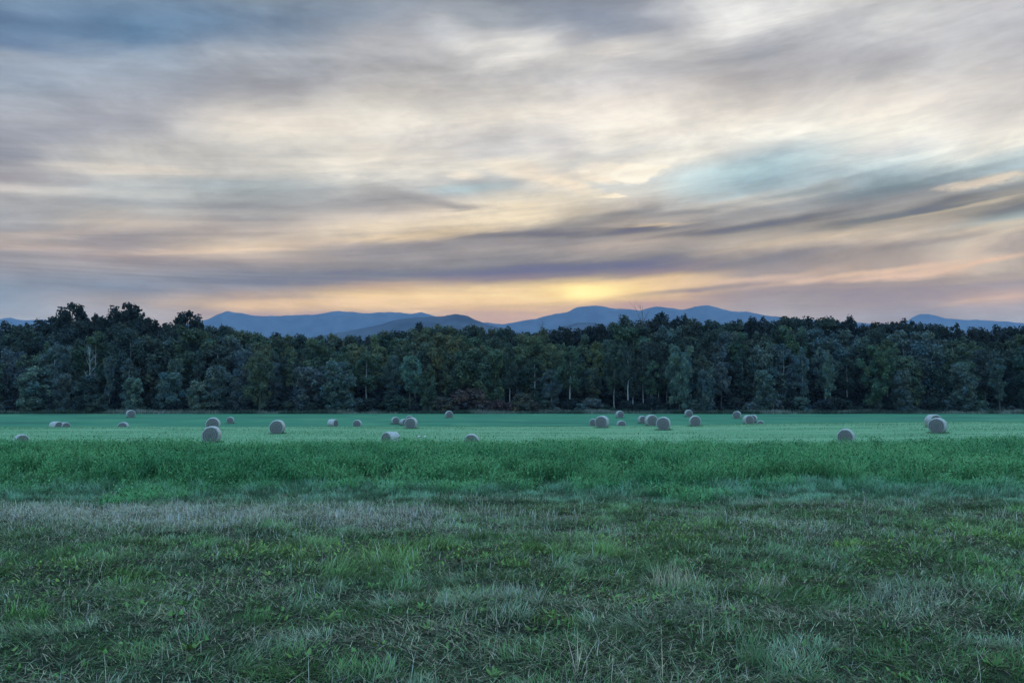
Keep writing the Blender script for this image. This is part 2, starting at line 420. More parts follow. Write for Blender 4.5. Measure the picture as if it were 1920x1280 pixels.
# ------------------------------------------------------------------ hay bale positions (needed by terrain)
# px, py of the centre, apparent diameter, turn of the axis (deg, 0 = flat end faces the camera), wanted diameter, label
BALES = [
 (105, 799, 19, 40, 1.5, "pale round bale, left one of the overlapping pair on the far left"),
 (121, 799, 17, 25, 1.5, "round bale half hidden behind the leftmost pale bale, right one of that pair"),
 (231, 799, 18, -12, 1.5, "lone grey round bale sunk behind the rise, right of the leftmost pair"),
 (245, 775, 15, 10, 1.5, "small pale round bale against the dark trees, farthest one on the left"),
 (399.5, 794, 25, -6, 1.5, "round bale seen just above and behind a larger bale at the tall grass"),
 (397, 813, 32, -10, 1.5, "large round bale at the tall grass with another bale right behind it"),
 (432, 787, 13, -8, 1.5, "tiny grey round bale to the right of the two bales one behind the other"),
 (40, 832, 24, 12, 1.5, "bale top barely showing above the tall green grass on the far left"),
 (520, 799, 27, -10, 1.5, "single grey round bale on the bright field, standing well apart in left half"),
 (624, 793, 17, 55, 1.5, "bale lying crosswise with its pale side to the left and grey end right"),
 (670, 794, 16, -10, 1.5, "small grey bale to the right of the crosswise bale"),
 (741, 787, 14, 12, 1.5, "small far bale just left of the overlapping group of three bales"),
 (757, 791, 13, 30, 1.5, "small bale peeking out at the left of the dark nearest bale of three"),
 (768, 785, 14, 0, 1.5, "bale showing only its top behind the nearest bale of three"),
 (771, 792, 22, -12, 1.5, "dark grey round bale, nearest of the overlapping group of three"),
 (733, 822, 29, -48, 1.5, "bale sunk in the tall grass with its pale wrapped side turned right"),
 (884, 826, 30, -4, 1.5, "pale round bale sunk in tall grass, below the lone bale by reddish bushes"),
 (842, 776, 14, 8, 1.5, "lone far bale in front of the reddish bushes at the forest edge"),
 (1129, 789.5, 24, -12, 1.5, "large round bale with a smaller one at its left, right of the middle"),
 (1112, 791, 14, 0, 1.5, "small bale tucked behind the left side of a larger round bale"),
 (1162, 776, 14, 16, 1.5, "small far bale on the dark green strip, above a sunken one"),
 (1165, 795, 16, 10, 1.5, "half sunken bale just behind the crest, below a far bale"),
 (1204, 786, 15, 16, 1.5, "bale at the left end of the row of three, behind the others"),
 (1221, 787, 22, 14, 1.5, "middle bale of the row of three, with a lit pale rim"),
 (1244, 793, 26, -4, 1.5, "nearest bale of the row of three, darkest and at its right end"),
 (1291, 774.5, 14, 12, 1.5, "far bale at the forest edge, above a larger grey bale"),
 (1303, 788, 21, 6, 1.5, "grey bale standing alone right of the row of three"),
 (1382, 777, 15, -6, 1.5, "far bale left of and above the overlapping pair on the right"),
 (1403, 786, 18, 20, 1.5, "front bale of the overlapping pair on the right half"),
 (1412, 784, 15, -10, 1.5, "rear bale of the overlapping pair on the right half"),
 (1426, 794, 14, 0, 1.5, "small sunken bale just right of the overlapping pair"),
 (1586, 817, 30, -6, 1.5, "dark bale with bright rim half sunk in the tall grass on the right"),
 (1750, 788, 25, 28, 1.5, "rear bale peeking out behind the big one on the far right"),
 (1758, 796.5, 30, -10, 1.5, "big round bale on the bright field, front one of the two on the far right"),
]
bale_pos = []
for i, (px, py, dpx, turn, D0, label) in enumerate(BALES):
    best = None
    for D in np.linspace(1.22, 1.72, 26):
        Y = F * D / dpx
        x, y, z = at(px, py, Y)
        need = z - D / 2
        err = abs(need - float(ground(x, y))) + 0.35 * abs(D - 1.48)
        if best is None or err < best[0]:
            best = (err, D, x, y, need)
    bale_pos.append(best)
for (err, D, x, y, need) in bale_pos:                      # the field swells and dips a little under them
    delta = need - float(ground(x, y))
    if abs(delta) > 0.03:
        BUMPS.append((x, y, 3.2, float(np.clip(delta, -0.5, 0.5))))

# ------------------------------------------------------------------ terrain sheet
def axis(dense, far):
    a = list(dense); s = a[-1] - a[-2]; v = a[-1]
    while v < far:
        s *= 1.22; v += s; a.append(min(v, far))
    return np.array(a)


ya = np.concatenate([np.arange(-12, 24, 0.12), np.arange(24, 60, 0.4), axis(np.arange(60, 240, 1.1), 12300.0)])
ya = np.concatenate([-axis(np.arange(12.5, 20, 1.5), 400.0)[::-1], ya])
xh = np.concatenate([np.arange(0, 13, 0.14), np.arange(13, 40, 0.6), axis(np.arange(40, 150, 1.4), 12500.0)])
xa = np.concatenate([-xh[:0:-1], xh])
GX, GY = np.meshgrid(xa, ya)
V = np.stack([GX.ravel(), GY.ravel(), ground(GX.ravel(), GY.ravel())], 1)
ny, nx = GX.shape
idx = np.arange(ny * nx).reshape(ny, nx)
Q = np.stack([idx[:-1, :-1].ravel(), idx[:-1, 1:].ravel(), idx[1:, 1:].ravel(), idx[1:, :-1].ravel()], 1)

gm, N = material("field_ground")
geo = N.add('ShaderNodeNewGeometry')
P = geo.outputs['Position']
sp = N.add('ShaderNodeSeparateXYZ'); N.put(sp.inputs[0], P)
na = N.noise(P, 0.9, 6, 0.65)
nb = N.noise(P, 7.0, 5, 0.7)
nl = N.noise(P, 0.11, 3, 0.5)
streak = N.noise(N.vmath('MULTIPLY', P, (0.05, 0.55, 0.05)), 1.0, 4, 0.6)
soil = N.mix(N.mapr(na, 0.35, 0.65), (0.010, 0.015, 0.010), (0.024, 0.032, 0.018))
soil = N.mix(N.mapr(nb, 0.5, 0.8, 0.0, 0.6), soil, (0.085, 0.080, 0.062))
under = N.mix(na, (0.012, 0.030, 0.014), (0.022, 0.055, 0.022))
mown = N.mix(N.mapr(streak, 0.3, 0.7), (0.105, 0.225, 0.115), (0.180, 0.300, 0.175))
mown = N.mix(N.mapr(nb, 0.35, 0.8, 0.0, 0.6), mown, (0.07, 0.17, 0.06))
mown = N.mix(N.mapr(nl, 0.55, 0.75, 0.0, 0.5), mown, (0.21, 0.30, 0.19))
lush = N.mix(N.mapr(streak, 0.3, 0.7), (0.040, 0.135, 0.078), (0.060, 0.170, 0.095))
lush = N.mix(N.mapr(nl, 0.5, 0.75, 0.0, 0.7), lush, (0.085, 0.20, 0.105))
wet = N.noise(N.vmath('MULTIPLY', P, (0.025, 0.16, 0.05)), 1.0, 3, 0.6)
lush = N.mix(N.mapr(wet, 0.56, 0.66, 0.0, 0.6), lush, (0.030, 0.085, 0.060))
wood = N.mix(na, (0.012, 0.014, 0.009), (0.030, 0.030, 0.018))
yy = N.math('ADD', sp.outputs[1], N.math('MULTIPLY', N.math('SUBTRACT', nl, 0.5), 5.0))
c = N.mix(N.mapr(yy, 16, 19), soil, under)
c = N.mix(N.mapr(yy, 44, 50), c, mown)
c = N.mix(N.mapr(yy, 108, 113), c, lush)
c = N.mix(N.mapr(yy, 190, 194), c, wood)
bs = N.add('ShaderNodeBsdfPrincipled'); N.put(bs.inputs['Base Color'], c)
bs.inputs['Roughness'].default_value = 0.9; bs.inputs['Specular IOR Level'].default_value = 0.05
bp = N.add('ShaderNodeBump'); bp.inputs['Strength'].default_value = 0.6; bp.inputs['Distance'].default_value = 0.08
N.put(bp.inputs['Height'], nb); N.l.new(bp.outputs[0], bs.inputs['Normal'])
mo = N.add('ShaderNodeOutputMaterial'); N.l.new(bs.outputs[0], mo.inputs[0])
gr = link("ground", np_mesh("ground", V, Q), gm)
tag(gr, "mown hay field and meadow stretching to the forest", None, None, 'structure')

# ------------------------------------------------------------------ mountains
mm, N = material("wooded_slope")
geo = N.add('ShaderNodeNewGeometry')
n = N.noise(N.vmath('MULTIPLY', geo.outputs['Position'], (0.006, 0.006, 0.006)), 1.0, 6, 0.6)
c = N.mix(N.mapr(n, 0.35, 0.65), (0.022, 0.024, 0.034), (0.056, 0.058, 0.068))
bs = N.add('ShaderNodeBsdfDiffuse'); N.put(bs.inputs[0], c)
mo = N.add('ShaderNodeOutputMaterial'); N.l.new(bs.outputs[0], mo.inputs[0])


def mountain(name, label, Y, pts, depth=1900.0, seed=0):
    px = np.array([p[0] for p in pts], float); py = np.array([p[1] for p in pts], float)
    sx = np.arange(px[0], px[-1] + 1, 3.0)
    sy = np.interp(sx, px, py)
    k = np.hanning(7); k /= k.sum()
    sy = np.convolve(np.pad(sy, 3, mode='edge'), k, mode='valid')
    sy += 2.6 * (fbm(sx / 15.0, sx * 0 + seed, seed, 4) - 0.5)
    crest = np.array([at(a, b, Y) for a, b in zip(sx, sy)])
    T = np.concatenate([np.linspace(-1, 0, 22)[:-1], np.linspace(0, 1, 14)])
    rows = []
    for t in T:
        yv = Y + t * depth + 260 * (fbm(crest[:, 0] / 420.0, crest[:, 0] * 0 + t * 3, seed + 3, 3) - 0.5) * (1 if abs(t) > 1e-6 else 0)
        prof = (1 - abs(t)) ** 1.25
        h = -2.0 + (crest[:, 2] + 2.0) * prof
        h = h * (1 + (0.30 if abs(t) > 1e-6 else 0) * (fbm(crest[:, 0] / 330.0, yv / 700.0, seed + 9, 4) - 0.55) * min(1, abs(t) * 4))
        rows.append(np.stack([crest[:, 0] * (1 + 0.0 * t), yv, np.maximum(h, -2.0)], 1))
    V = np.array(rows); a, b = V.shape[:2]
    ii = np.arange(a * b).reshape(a, b)
    Q = np.stack([ii[:-1, :-1].ravel(), ii[:-1, 1:].ravel(), ii[1:, 1:].ravel(), ii[1:, :-1].ravel()], 1)
    o = link(name, np_mesh(name, V.reshape(-1, 3), Q), mm)
    tag(o, label, None, None, 'structure')


mountain("mountain", "low blue hills far off at the left edge", 10200, [(-260,640),(-120,606),(-60,600),(0,598),(18,595),(32,599),(50,600.5),(80,598),(100,602),(140,612),(200,622),(260,640)], 1700, 1)
mountain("mountain", "long blue ridge with a sharp peak at its left", 9200, [(260,650),(300,622),(330,611),(390,598),(410,589),(427,582),(440,586),(455,587),(480,592),(520,592),(560,591),(600,589),(622,584),(635,583),(665,585),(690,588),(705,586),(720,585),(745,586),(770,588),(790,585),(810,592),(840,600),(880,606),(915,604),(935,607),(970,612),(1010,650)], 1900, 2)
mountain("hill", "nearer dark blue hill in front of the long ridge", 4300, [(540,665),(590,630),(650,621),(700,612),(730,603),(760,596),(800,594),(830,593),(852,588),(875,591),(895,601),(920,610),(950,618),(1000,630),(1050,660)], 1300, 3)
mountain("mountain", "broad blue mountain range below the sunset glow", 9000, [(860,650),(900,613),(960,605),(1000,598),(1040,588),(1065,585),(1078,577),(1090,574),(1110,572.5),(1130,574),(1145,578),(1165,579),(1180,580),(1200,582),(1220,576),(1240,574.5),(1265,579),(1280,581),(1300,576),(1325,572.5),(1345,576),(1370,583),(1385,585),(1400,583),(1420,588),(1440,592),(1480,597),(1520,599),(1580,604),(1620,605),(1660,612),(1700,622),(1760,655)], 1900, 4)
mountain("hill", "small nearer blue hill in front of the broad range", 4600, [(960,660),(1000,632),(1040,617),(1060,610),(1085,605),(1112,604),(1135,609),(1170,620),(1220,636),(1260,660)], 1100, 5)
mountain("mountain", "blue mountain with a long even back on the right", 10000, [(1600,650),(1660,622),(1695,605),(1712,594),(1724,589),(1736,588),(1752,590),(1775,597),(1800,598.5),(1840,600),(1880,602),(1920,606),(2000,612),(2120,630),(2200,655)], 1700, 6)

# ------------------------------------------------------------------ foliage / bark materials
def leaf_material(name):
    m, N = material(name)
    oi = N.add('ShaderNodeObjectInfo')
    at_ = N.add('ShaderNodeAttribute'); at_.attribute_name = 'tint'
    c = N.mix(1.0, oi.outputs['Color'], at_.outputs['Color'], 'MULTIPLY')
    df = N.add('ShaderNodeBsdfPrincipled'); N.put(df.inputs['Base Color'], c)
    df.inputs['Roughness'].default_value = 0.7; df.inputs['Specular IOR Level'].default_value = 0.12
    tr = N.add('ShaderNodeBsdfTranslucent'); N.put(tr.inputs[0], c)
    ms = N.add('ShaderNodeMixShader'); ms.inputs[0].default_value = 0.25
    N.l.new(df.outputs[0], ms.inputs[1]); N.l.new(tr.outputs[0], ms.inputs[2])
    mo = N.add('ShaderNodeOutputMaterial'); N.l.new(ms.outputs[0], mo.inputs[0])
    return m


LEAF = leaf_material("leaves")


def bark_material(name, a, b):
    m, N = material(name)
    tc = N.add('ShaderNodeTexCoord')
    n = N.noise(N.vmath('MULTIPLY', tc.outputs['Object'], (3, 3, 0.7)), 2.0, 5, 0.6)
    c = N.mix(N.mapr(n, 0.35, 0.65), a, b)
    bs = N.add('ShaderNodeBsdfPrincipled'); N.put(bs.inputs['Base Color'], c)
    bs.inputs['Roughness'].default_value = 0.9
    mo = N.add('ShaderNodeOutputMaterial'); N.l.new(bs.outputs[0], mo.inputs[0])
    return m


BARK = bark_material("bark", (0.05, 0.042, 0.034), (0.11, 0.095, 0.08))
PALE_BARK = bark_material("pale_bark", (0.20, 0.19, 0.18), (0.36, 0.34, 0.33))
BIRCH_BARK = bark_material("birch_bark", (0.17, 0.18, 0.20), (0.30, 0.31, 0.33))
WHITE_BARK = bark_material("white_bark", (0.34, 0.34, 0.36), (0.50, 0.50, 0.52))


def tubes(paths, seg=6):
    """paths: list of (points Nx3, radii N) -> V, Q"""
    VV, QQ, off = [], [], 0
    for pts, rad in paths:
        pts = np.asarray(pts, float); n = len(pts)
        tan = np.gradient(pts, axis=0); tan /= np.linalg.norm(tan, axis=1, keepdims=True) + 1e-9
        ref = np.array([1.0, 0.2, 0.1]) if abs(tan[0, 2]) > 0.5 else np.array([0.1, 0.2, 1.0])
        u = np.cross(tan, ref); u /= np.linalg.norm(u, axis=1, keepdims=True) + 1e-9
        v = np.cross(tan, u)
        an = np.arange(seg) / seg * 2 * math.pi
        ring = pts[:, None, :] + np.asarray(rad)[:, None, None] * (np.cos(an)[None, :, None] * u[:, None, :] + np.sin(an)[None, :, None] * v[:, None, :])
        VV.append(ring.reshape(-1, 3))
        i = np.arange(n - 1)[:, None] * seg + np.arange(seg)[None, :]
        j = np.arange(n - 1)[:, None] * seg + (np.arange(seg)[None, :] + 1) % seg
        QQ.append(np.stack([i, j, j + seg, i + seg], 2).reshape(-1, 4) + off)
        off += n * seg
    return np.concatenate(VV), np.concatenate(QQ)


def wob_path(a, b, n, amp, r0, r1, rg, sag=0.0):
    t = np.linspace(0, 1, n)[:, None]
    p = np.asarray(a) * (1 - t) + np.asarray(b) * t
    L = np.linalg.norm(np.asarray(b) - np.asarray(a))
    w = np.cumsum(rg.normal(0, 1, (n, 3)), 0) * amp * L / n
    w -= w[-1] * t
    w[0] = 0
    p = p + w
    p[:, 2] += sag * L * np.sin(t[:, 0] * math.pi)
    return p, r0 + (r1 - r0) * t[:, 0] ** 0.8


def leaves(puffs, leaf, per_m2, rg, up=0.35, droop=0.0, squash=0.8):
    """puffs: (x,y,z,r). leaf-clump faces spread through each puff."""
    VV, CC = [], []
    for (x, y, z, r) in puffs:
        n = max(10, int(per_m2 * r * r))
        d = rg.normal(0, 1, (n, 3)); d /= np.linalg.norm(d, axis=1, keepdims=True)
        rr = r * (0.35 + 0.75 * rg.random(n) ** 0.55)
        # ragged outline
        rr *= 0.8 + 0.35 * np.sin(d[:, 0] * 5 + x * 3) * np.sin(d[:, 2] * 6 + y * 2 + z)
        p = d * rr[:, None]; p[:, 2] *= squash
        p[:, 2] -= droop * np.abs(p[:, 0] ** 2 + p[:, 1] ** 2) / max(r, .1)
        p += (x, y, z)
        nrm = d * 0.8 + rg.normal(0, 0.6, (n, 3)); nrm[:, 2] += up
        nrm /= np.linalg.norm(nrm, axis=1, keepdims=True)
        ref = rg.normal(0, 1, (n, 3)); ref[:, 2] -= droop * 3
        u = np.cross(nrm, ref); u /= np.linalg.norm(u, axis=1, keepdims=True) + 1e-9
        v = np.cross(nrm, u)
        s = leaf * (0.55 + 0.9 * rg.random(n))
        a = s[:, None] * u * 0.5; b = s[:, None] * v * (0.62 + 0.5 * droop)
        k = rg.normal(0, 0.18, (n, 1)) * s[:, None] * nrm
        VV.append(np.stack([p - b, p + a + k + 0.15 * b, p + b, p - a + k - 0.1 * b], 1).reshape(-1, 3))
        tone = rg.uniform(0.72, 1.30) * (0.78 + 0.44 * rg.random(n))
        warm = rg.normal(0, 0.07) + rg.normal(0, 0.05, n)
        c = np.stack([tone * (1 + 1.6 * warm), tone * (1 + 0.3 * warm), tone * (1 - 1.2 * warm)], 1)
        CC.append(np.repeat(np.clip(c, 0.2, 2), 4, 0))
    V = np.concatenate(VV); C = np.concatenate(CC)
    Q = np.arange(len(V)).reshape(-1, 4)
    return V, Q, C


def make_tree(kind, seed):
    rg = np.random.default_rng(seed)
    H = 20.0
    paths = []; puffs = []
    if kind in ('oak', 'maple', 'ash', 'aspen'):
        cb, R, npuff, pr, rt = {'oak': (0.22, 5.4, 125, (0.5, 1.30), 0.42), 'maple': (0.12, 4.2, 135, (0.7, 1.65), 0.34),
                            'ash': (0.40, 3.5, 90, (0.6, 1.4), 0.30), 'aspen': (0.30, 2.3, 90, (0.45, 1.05), 0.22)}[kind]
        top = H * 0.93
        lean = rg.normal(0, 0.4, 2)
        tp, tr = wob_path((0, 0, -0.3), (lean[0], lean[1], top), 11, 0.05, rt, 0.05, rg)
        paths.append((tp, tr))
        # major limbs, each carrying sprays of foliage
        nl = {'oak': 13, 'maple': 15, 'ash': 12, 'aspen': 13}[kind]
        tips = []
        for i in range(nl):
            t = cb + (0.95 - cb) * (i + rg.random()) / nl
            prof = {'oak': (0.62 + 0.55 * math.sin(min(1, (t - cb) / (1 - cb) * 1.15) * math.pi)) * (1.0 if t < .85 else .75),
                    'maple': 0.42 + 0.75 * math.sin(min(1, 0.14 + (t - cb) / (1 - cb) * 0.72) * math.pi),
                    'ash': 0.35 + 0.75 * math.sin(min(1, 0.12 + (t - cb) / (1 - cb) * 0.74) * math.pi),
                    'aspen': 0.40 + 0.7 * math.sin(min(1, 0.15 + (t - cb) / (1 - cb) * 0.70) * math.pi)}[kind]
            an = i * 2.4 + rg.normal(0, 0.5)
            r = R * prof * rg.uniform(0.7, 1.1)
            k = np.interp(t * H - r * 0.35, tp[:, 2], np.arange(11))
            base = tp[int(min(10, max(0, round(k))))]
            tip = np.array([lean[0] * t + r * math.cos(an), lean[1] * t + r * math.sin(an), t * H + rg.uniform(0.0, 0.14) * r * 2])
            paths.append(wob_path(base, tip, 6, 0.10, 0.30 * rt * (1.2 - t), 0.02, rg, 0.06))
            tips.append((base, tip, r))
        tot = 0
        while tot < npuff:
            base, tip, r = tips[rg.integers(len(tips))]
            f = rg.uniform(0.35, 1.05)
            p = base * (1 - f) + tip * f + rg.normal(0, 0.13 * r + 0.35, 3)
            if p[2] < cb * H * 0.75: continue
            puffs.append((p[0], p[1], p[2], rg.uniform(*pr) * (0.75 + 0.25 * (1 - abs(p[2] / H - 0.6)))))
            tot += 1
        for i in range(16):
            q = rg.random()
            puffs.append((lean[0] + rg.normal(0, R * 0.34 * (1.1 - q)), lean[1] + rg.normal(0, R * 0.34 * (1.1 - q)), H * (0.84 + 0.16 * q), rg.uniform(0.3, 0.75)))
        dens = {'oak': 90, 'maple': 90, 'ash': 95, 'aspen': 120}[kind]
        Vl, Ql, Cl = leaves(puffs, {'oak': 0.38, 'maple': 0.38, 'ash': 0.36, 'aspen': 0.32}[kind], dens, rg, 0.35, 0.0, 1.05)
    elif kind == 'willow':        # soft teardrop sapling, leafy nearly to the ground
        tp, tr = wob_path((0, 0, -0.3), (rg.normal(0, .5), rg.normal(0, .5), H * 0.93), 9, 0.05, 0.30, 0.04, rg)
        paths.append((tp, tr))
        for i in range(80):
            t = rg.uniform(0.10, 0.97)
            r = 5.2 * (math.sin(min(1, 0.10 + t * 0.72) * math.pi) ** 0.7) * math.sqrt(rg.random()) * rg.uniform(0.8, 1.15)
            an = rg.uniform(0, 6.283)
            p = (r * math.cos(an), r * math.sin(an), t * H)
            puffs.append((*p, rg.uniform(1.1, 2.1)))
            if i % 6 == 0:
                b = tp[int(t * 8 * 0.75)]
                paths.append(wob_path(b, p, 5, 0.08, 0.08, 0.02, rg, 0.05))
        Vl, Ql, Cl = leaves(puffs, 0.50, 56, rg, up=0.45, droop=0.22, squash=1.0)
    elif kind == 'shrub':         # many-stemmed rounded bush, H = 20 -> scaled down
        for i in range(9):
            an = rg.uniform(0, 6.283); r = rg.uniform(4, 11)
            paths.append(wob_path((rg.normal(0, 1), rg.normal(0, 1), -0.5), (r * math.cos(an), r * math.sin(an), rg.uniform(10, 18)), 5, 0.1, 0.45, 0.1, rg))
        for i in range(60):
            an = rg.uniform(0, 6.283); t = rg.random()
            r = 12.5 * math.sqrt(rg.random()) * math.sqrt(max(0.05, 1 - t ** 2 * 0.85))
            puffs.append((r * math.cos(an), r * math.sin(an), 2.0 + t * 15.5, rg.uniform(2.2, 3.8)))
        Vl, Ql, Cl = leaves(puffs, 1.25, 11, rg, up=0.5)
    else:                          # bare birch / leafless tree
        tp, tr = wob_path((0, 0, -0.3), (rg.normal(0, .3), 0, H), 13, 0.03, 0.20, 0.02, rg)
        paths.append((tp, tr))
        for i in range(26):
            t = rg.uniform(0.35, 0.95)
            b = tp[int(t * 12)]
            an = rg.uniform(0, 6.283); L = rg.uniform(2.5, 5.5) * (1.25 - t)
            tip = b + np.array([L * math.cos(an) * 0.75, L * math.sin(an) * 0.75, L * rg.uniform(0.9, 1.5)])
            pts, rad = wob_path(b, tip, 6, 0.06, 0.055, 0.016, rg, -0.05)
            paths.append((pts, rad))
            for j in range(4):
                q = pts[rg.integers(2, 6)]
                e = q + np.array([rg.normal(0, .7), rg.normal(0, .7), rg.uniform(0.5, 1.6)])
                paths.append(wob_path(q, e, 4, 0.08, 0.022, 0.008, rg))
        return tubes(paths), None
    return tubes(paths), (Vl, Ql, Cl)


PROTO = {}
def proto(kind, k, bark):
    key = (kind, k, bark.name)
    if key not in PROTO:
        (Vt, Qt), lf = make_tree(kind, 100 + sum(map(ord, kind)) * 7 + k)
        me_t = np_mesh(kind + "_trunk", Vt, Qt); me_t.materials.append(bark)
        me_l = None
        if lf is not None:
            base = (kind, k)
            me_l = np_mesh(kind + "_crown", lf[0], lf[1], lf[2], smooth=False); me_l.materials.append(LEAF)
        PROTO[key] = (me_t, me_l)
    return PROTO[key]


USED = {}
def tree(name, kind, k, x, y, H, color, label, cat='tree', group=None, wide=1.0, rot=None, bark=None):
    bark = bark or BARK
    me_t, me_l = proto(kind, k, bark)
    z = float(ground(x, y))
    root = empty(name, (x, y, z - 0.05), random.uniform(0, 6.283) if rot is None else rot)
    s = H / 20.0
    root.scale = (s * wide, s * wide, s)
    link('stem' if kind == 'shrub' else 'trunk', me_t, None, root)
    if me_l is not None:
        c = link('foliage' if kind == 'shrub' else 'crown', me_l, None, root)
        c.color = (*color, 1.0)
    u = USED.setdefault(label, 0); USED[label] += 1
    tag(root, label, cat, group)
    return root


SKYLINE = [(-80,612),(0,610),(15,606),(30,622),(45,610),(57,602),(75,620),(85,607),(100,592),(120,586),(135,573),(150,576),(165,583),(185,600),(200,598),(215,582),(230,575),(255,574),(275,588),(290,600),(305,612),(318,610),(330,596),(350,589),(375,592),(390,605),(415,606),(430,617),(470,621),(505,626),(535,619),(560,620),(580,628),(600,622),(620,619),(660,630),(700,623),(710,616),(740,618),(765,616),(780,608),(800,614),(815,603),(840,608),(870,612),(885,607),(905,607),(920,618),(960,614),(985,624),(1000,620),(1025,612),(1040,618),(1060,611),(1100,611),(1130,604),(1145,599),(1190,600),(1222,597),(1255,596),(1330,596),(1400,598),(1440,593),(1465,592),(1530,593),(1565,596),(1600,601),(1650,601),(1670,598),(1700,603),(1740,606),(1800,609),(1840,618),(1865,622),(1890,613),(1910,611),(2000,612)]
_sx = np.array([p[0] for p in SKYLINE], float); _sy = np.array([p[1] for p in SKYLINE], float)
def sky_y(px, hw=10):
    q = np.linspace(px - hw, px + hw, 9)
    return float(np.interp(q, _sx, _sy).mean())


def tree_at(name, kind, k, px, top, Y, color, label, group=None, wide=1.0, bark=None, cat='tree'):
    x, y, zt = at(px, top, Y)
    z = float(ground(x, y))
    return tree(name, kind, k, x, y, max(0.5, (zt - z) / (1.04 if kind not in ('bare', 'shrub') else 1.0)), color, label, cat, group, wide, None, bark)


# landmarks used to say which tree is meant
MARKS = [(105, "the leftmost bale pair"), (168, "the white birch"), (245, "the small far-left bale"), (317, "the round pale willow"),
         (398, "the two stacked-looking bales"), (520, "the left-half lone bale"), (624, "the crosswise bale"), (757, "the three-bale group"),
         (842, "the bale by the red bushes"), (935, "the reddish bushes"), (1030, "the gap between two ranges"), (1129, "the middle two-bale group"),
         (1205, "the leafless tall tree"), (1291, "the far right-half bale"), (1403, "the right-half overlapping bales"),
         (1490, "the bale-free right stretch"), (1586, "the grass-sunk right bale"), (1670, "the far-right mountain's foot"), (1755, "the two far-right bales"), (1860, "the treeline's right dip")]
SEEN = set()
ORD = ["", "second ", "third ", "fourth ", "fifth ", "sixth ", "seventh "]
def where(px, look):
    m = min(MARKS, key=lambda q: abs(q[0] - px))
    d = px - m[0]
    rel = "above" if abs(d) < 14 else ("left of" if d < 0 else "right of")
    for o in ORD:
        s = f"{o}{look} {rel} {m[1]}"
        if s not in SEEN:
            SEEN.add(s); return s
    return s


def jit(c, amt=0.18):
    f = 1 + random.uniform(-amt, amt)
    return tuple(max(0.004, v * f * (1 + random.uniform(-0.10, 0.10))) for v in c)


DARK = (0.026, 0.036, 0.036)  # near-black: backlit skyline crowns and forest shade put into the leaf colour
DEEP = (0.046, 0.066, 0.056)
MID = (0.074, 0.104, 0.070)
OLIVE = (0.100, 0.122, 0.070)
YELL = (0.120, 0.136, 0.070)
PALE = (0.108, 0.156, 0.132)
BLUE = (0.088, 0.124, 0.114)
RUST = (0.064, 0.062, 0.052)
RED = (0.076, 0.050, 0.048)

G_SKY = "trees whose tops make the forest skyline"
G_MID = "trees in the middle of the forest edge"
G_FRONT = "young trees along the front of the forest"
G_SHR = "bushes at the foot of the forest"

# --- the three tall dark oaks on the left, and other marked silhouettes
# (oaks)
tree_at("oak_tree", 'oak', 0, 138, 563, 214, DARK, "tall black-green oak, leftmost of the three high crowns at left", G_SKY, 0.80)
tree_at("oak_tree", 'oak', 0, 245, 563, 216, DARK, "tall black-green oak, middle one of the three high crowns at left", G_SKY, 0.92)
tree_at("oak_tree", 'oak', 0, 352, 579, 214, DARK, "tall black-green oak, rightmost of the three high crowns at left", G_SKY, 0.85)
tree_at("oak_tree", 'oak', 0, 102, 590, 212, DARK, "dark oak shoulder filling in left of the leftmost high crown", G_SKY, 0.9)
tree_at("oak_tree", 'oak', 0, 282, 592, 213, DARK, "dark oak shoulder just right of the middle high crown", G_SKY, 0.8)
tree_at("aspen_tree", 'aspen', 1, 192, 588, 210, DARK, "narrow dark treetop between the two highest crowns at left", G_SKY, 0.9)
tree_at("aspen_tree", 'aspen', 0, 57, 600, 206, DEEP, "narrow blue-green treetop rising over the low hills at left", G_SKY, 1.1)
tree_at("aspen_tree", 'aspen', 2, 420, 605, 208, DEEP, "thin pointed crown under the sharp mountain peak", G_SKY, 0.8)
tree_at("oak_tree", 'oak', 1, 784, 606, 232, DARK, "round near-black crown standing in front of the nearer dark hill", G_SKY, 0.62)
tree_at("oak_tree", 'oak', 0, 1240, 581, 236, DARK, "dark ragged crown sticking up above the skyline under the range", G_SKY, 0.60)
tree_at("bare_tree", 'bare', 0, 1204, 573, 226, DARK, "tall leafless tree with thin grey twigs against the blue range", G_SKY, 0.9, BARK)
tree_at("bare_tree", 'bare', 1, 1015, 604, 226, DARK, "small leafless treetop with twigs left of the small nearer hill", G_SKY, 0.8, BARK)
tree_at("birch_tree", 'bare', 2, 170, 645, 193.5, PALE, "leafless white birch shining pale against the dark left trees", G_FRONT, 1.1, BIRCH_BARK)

# --- skyline row
x = -62
i = 0
while x < 1990:
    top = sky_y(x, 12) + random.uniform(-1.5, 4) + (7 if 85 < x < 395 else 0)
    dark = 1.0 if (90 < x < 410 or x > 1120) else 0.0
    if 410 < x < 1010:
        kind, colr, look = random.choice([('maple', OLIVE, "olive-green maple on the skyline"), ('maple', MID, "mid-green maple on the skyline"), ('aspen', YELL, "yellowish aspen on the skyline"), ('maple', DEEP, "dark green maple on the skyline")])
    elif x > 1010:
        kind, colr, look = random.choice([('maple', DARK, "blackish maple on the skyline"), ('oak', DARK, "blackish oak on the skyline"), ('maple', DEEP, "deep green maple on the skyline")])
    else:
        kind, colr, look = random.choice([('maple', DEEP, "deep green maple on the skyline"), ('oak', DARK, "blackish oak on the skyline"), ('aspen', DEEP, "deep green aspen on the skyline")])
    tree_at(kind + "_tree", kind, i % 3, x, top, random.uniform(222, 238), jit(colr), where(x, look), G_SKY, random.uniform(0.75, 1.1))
    x += random.uniform(22, 32); i += 1

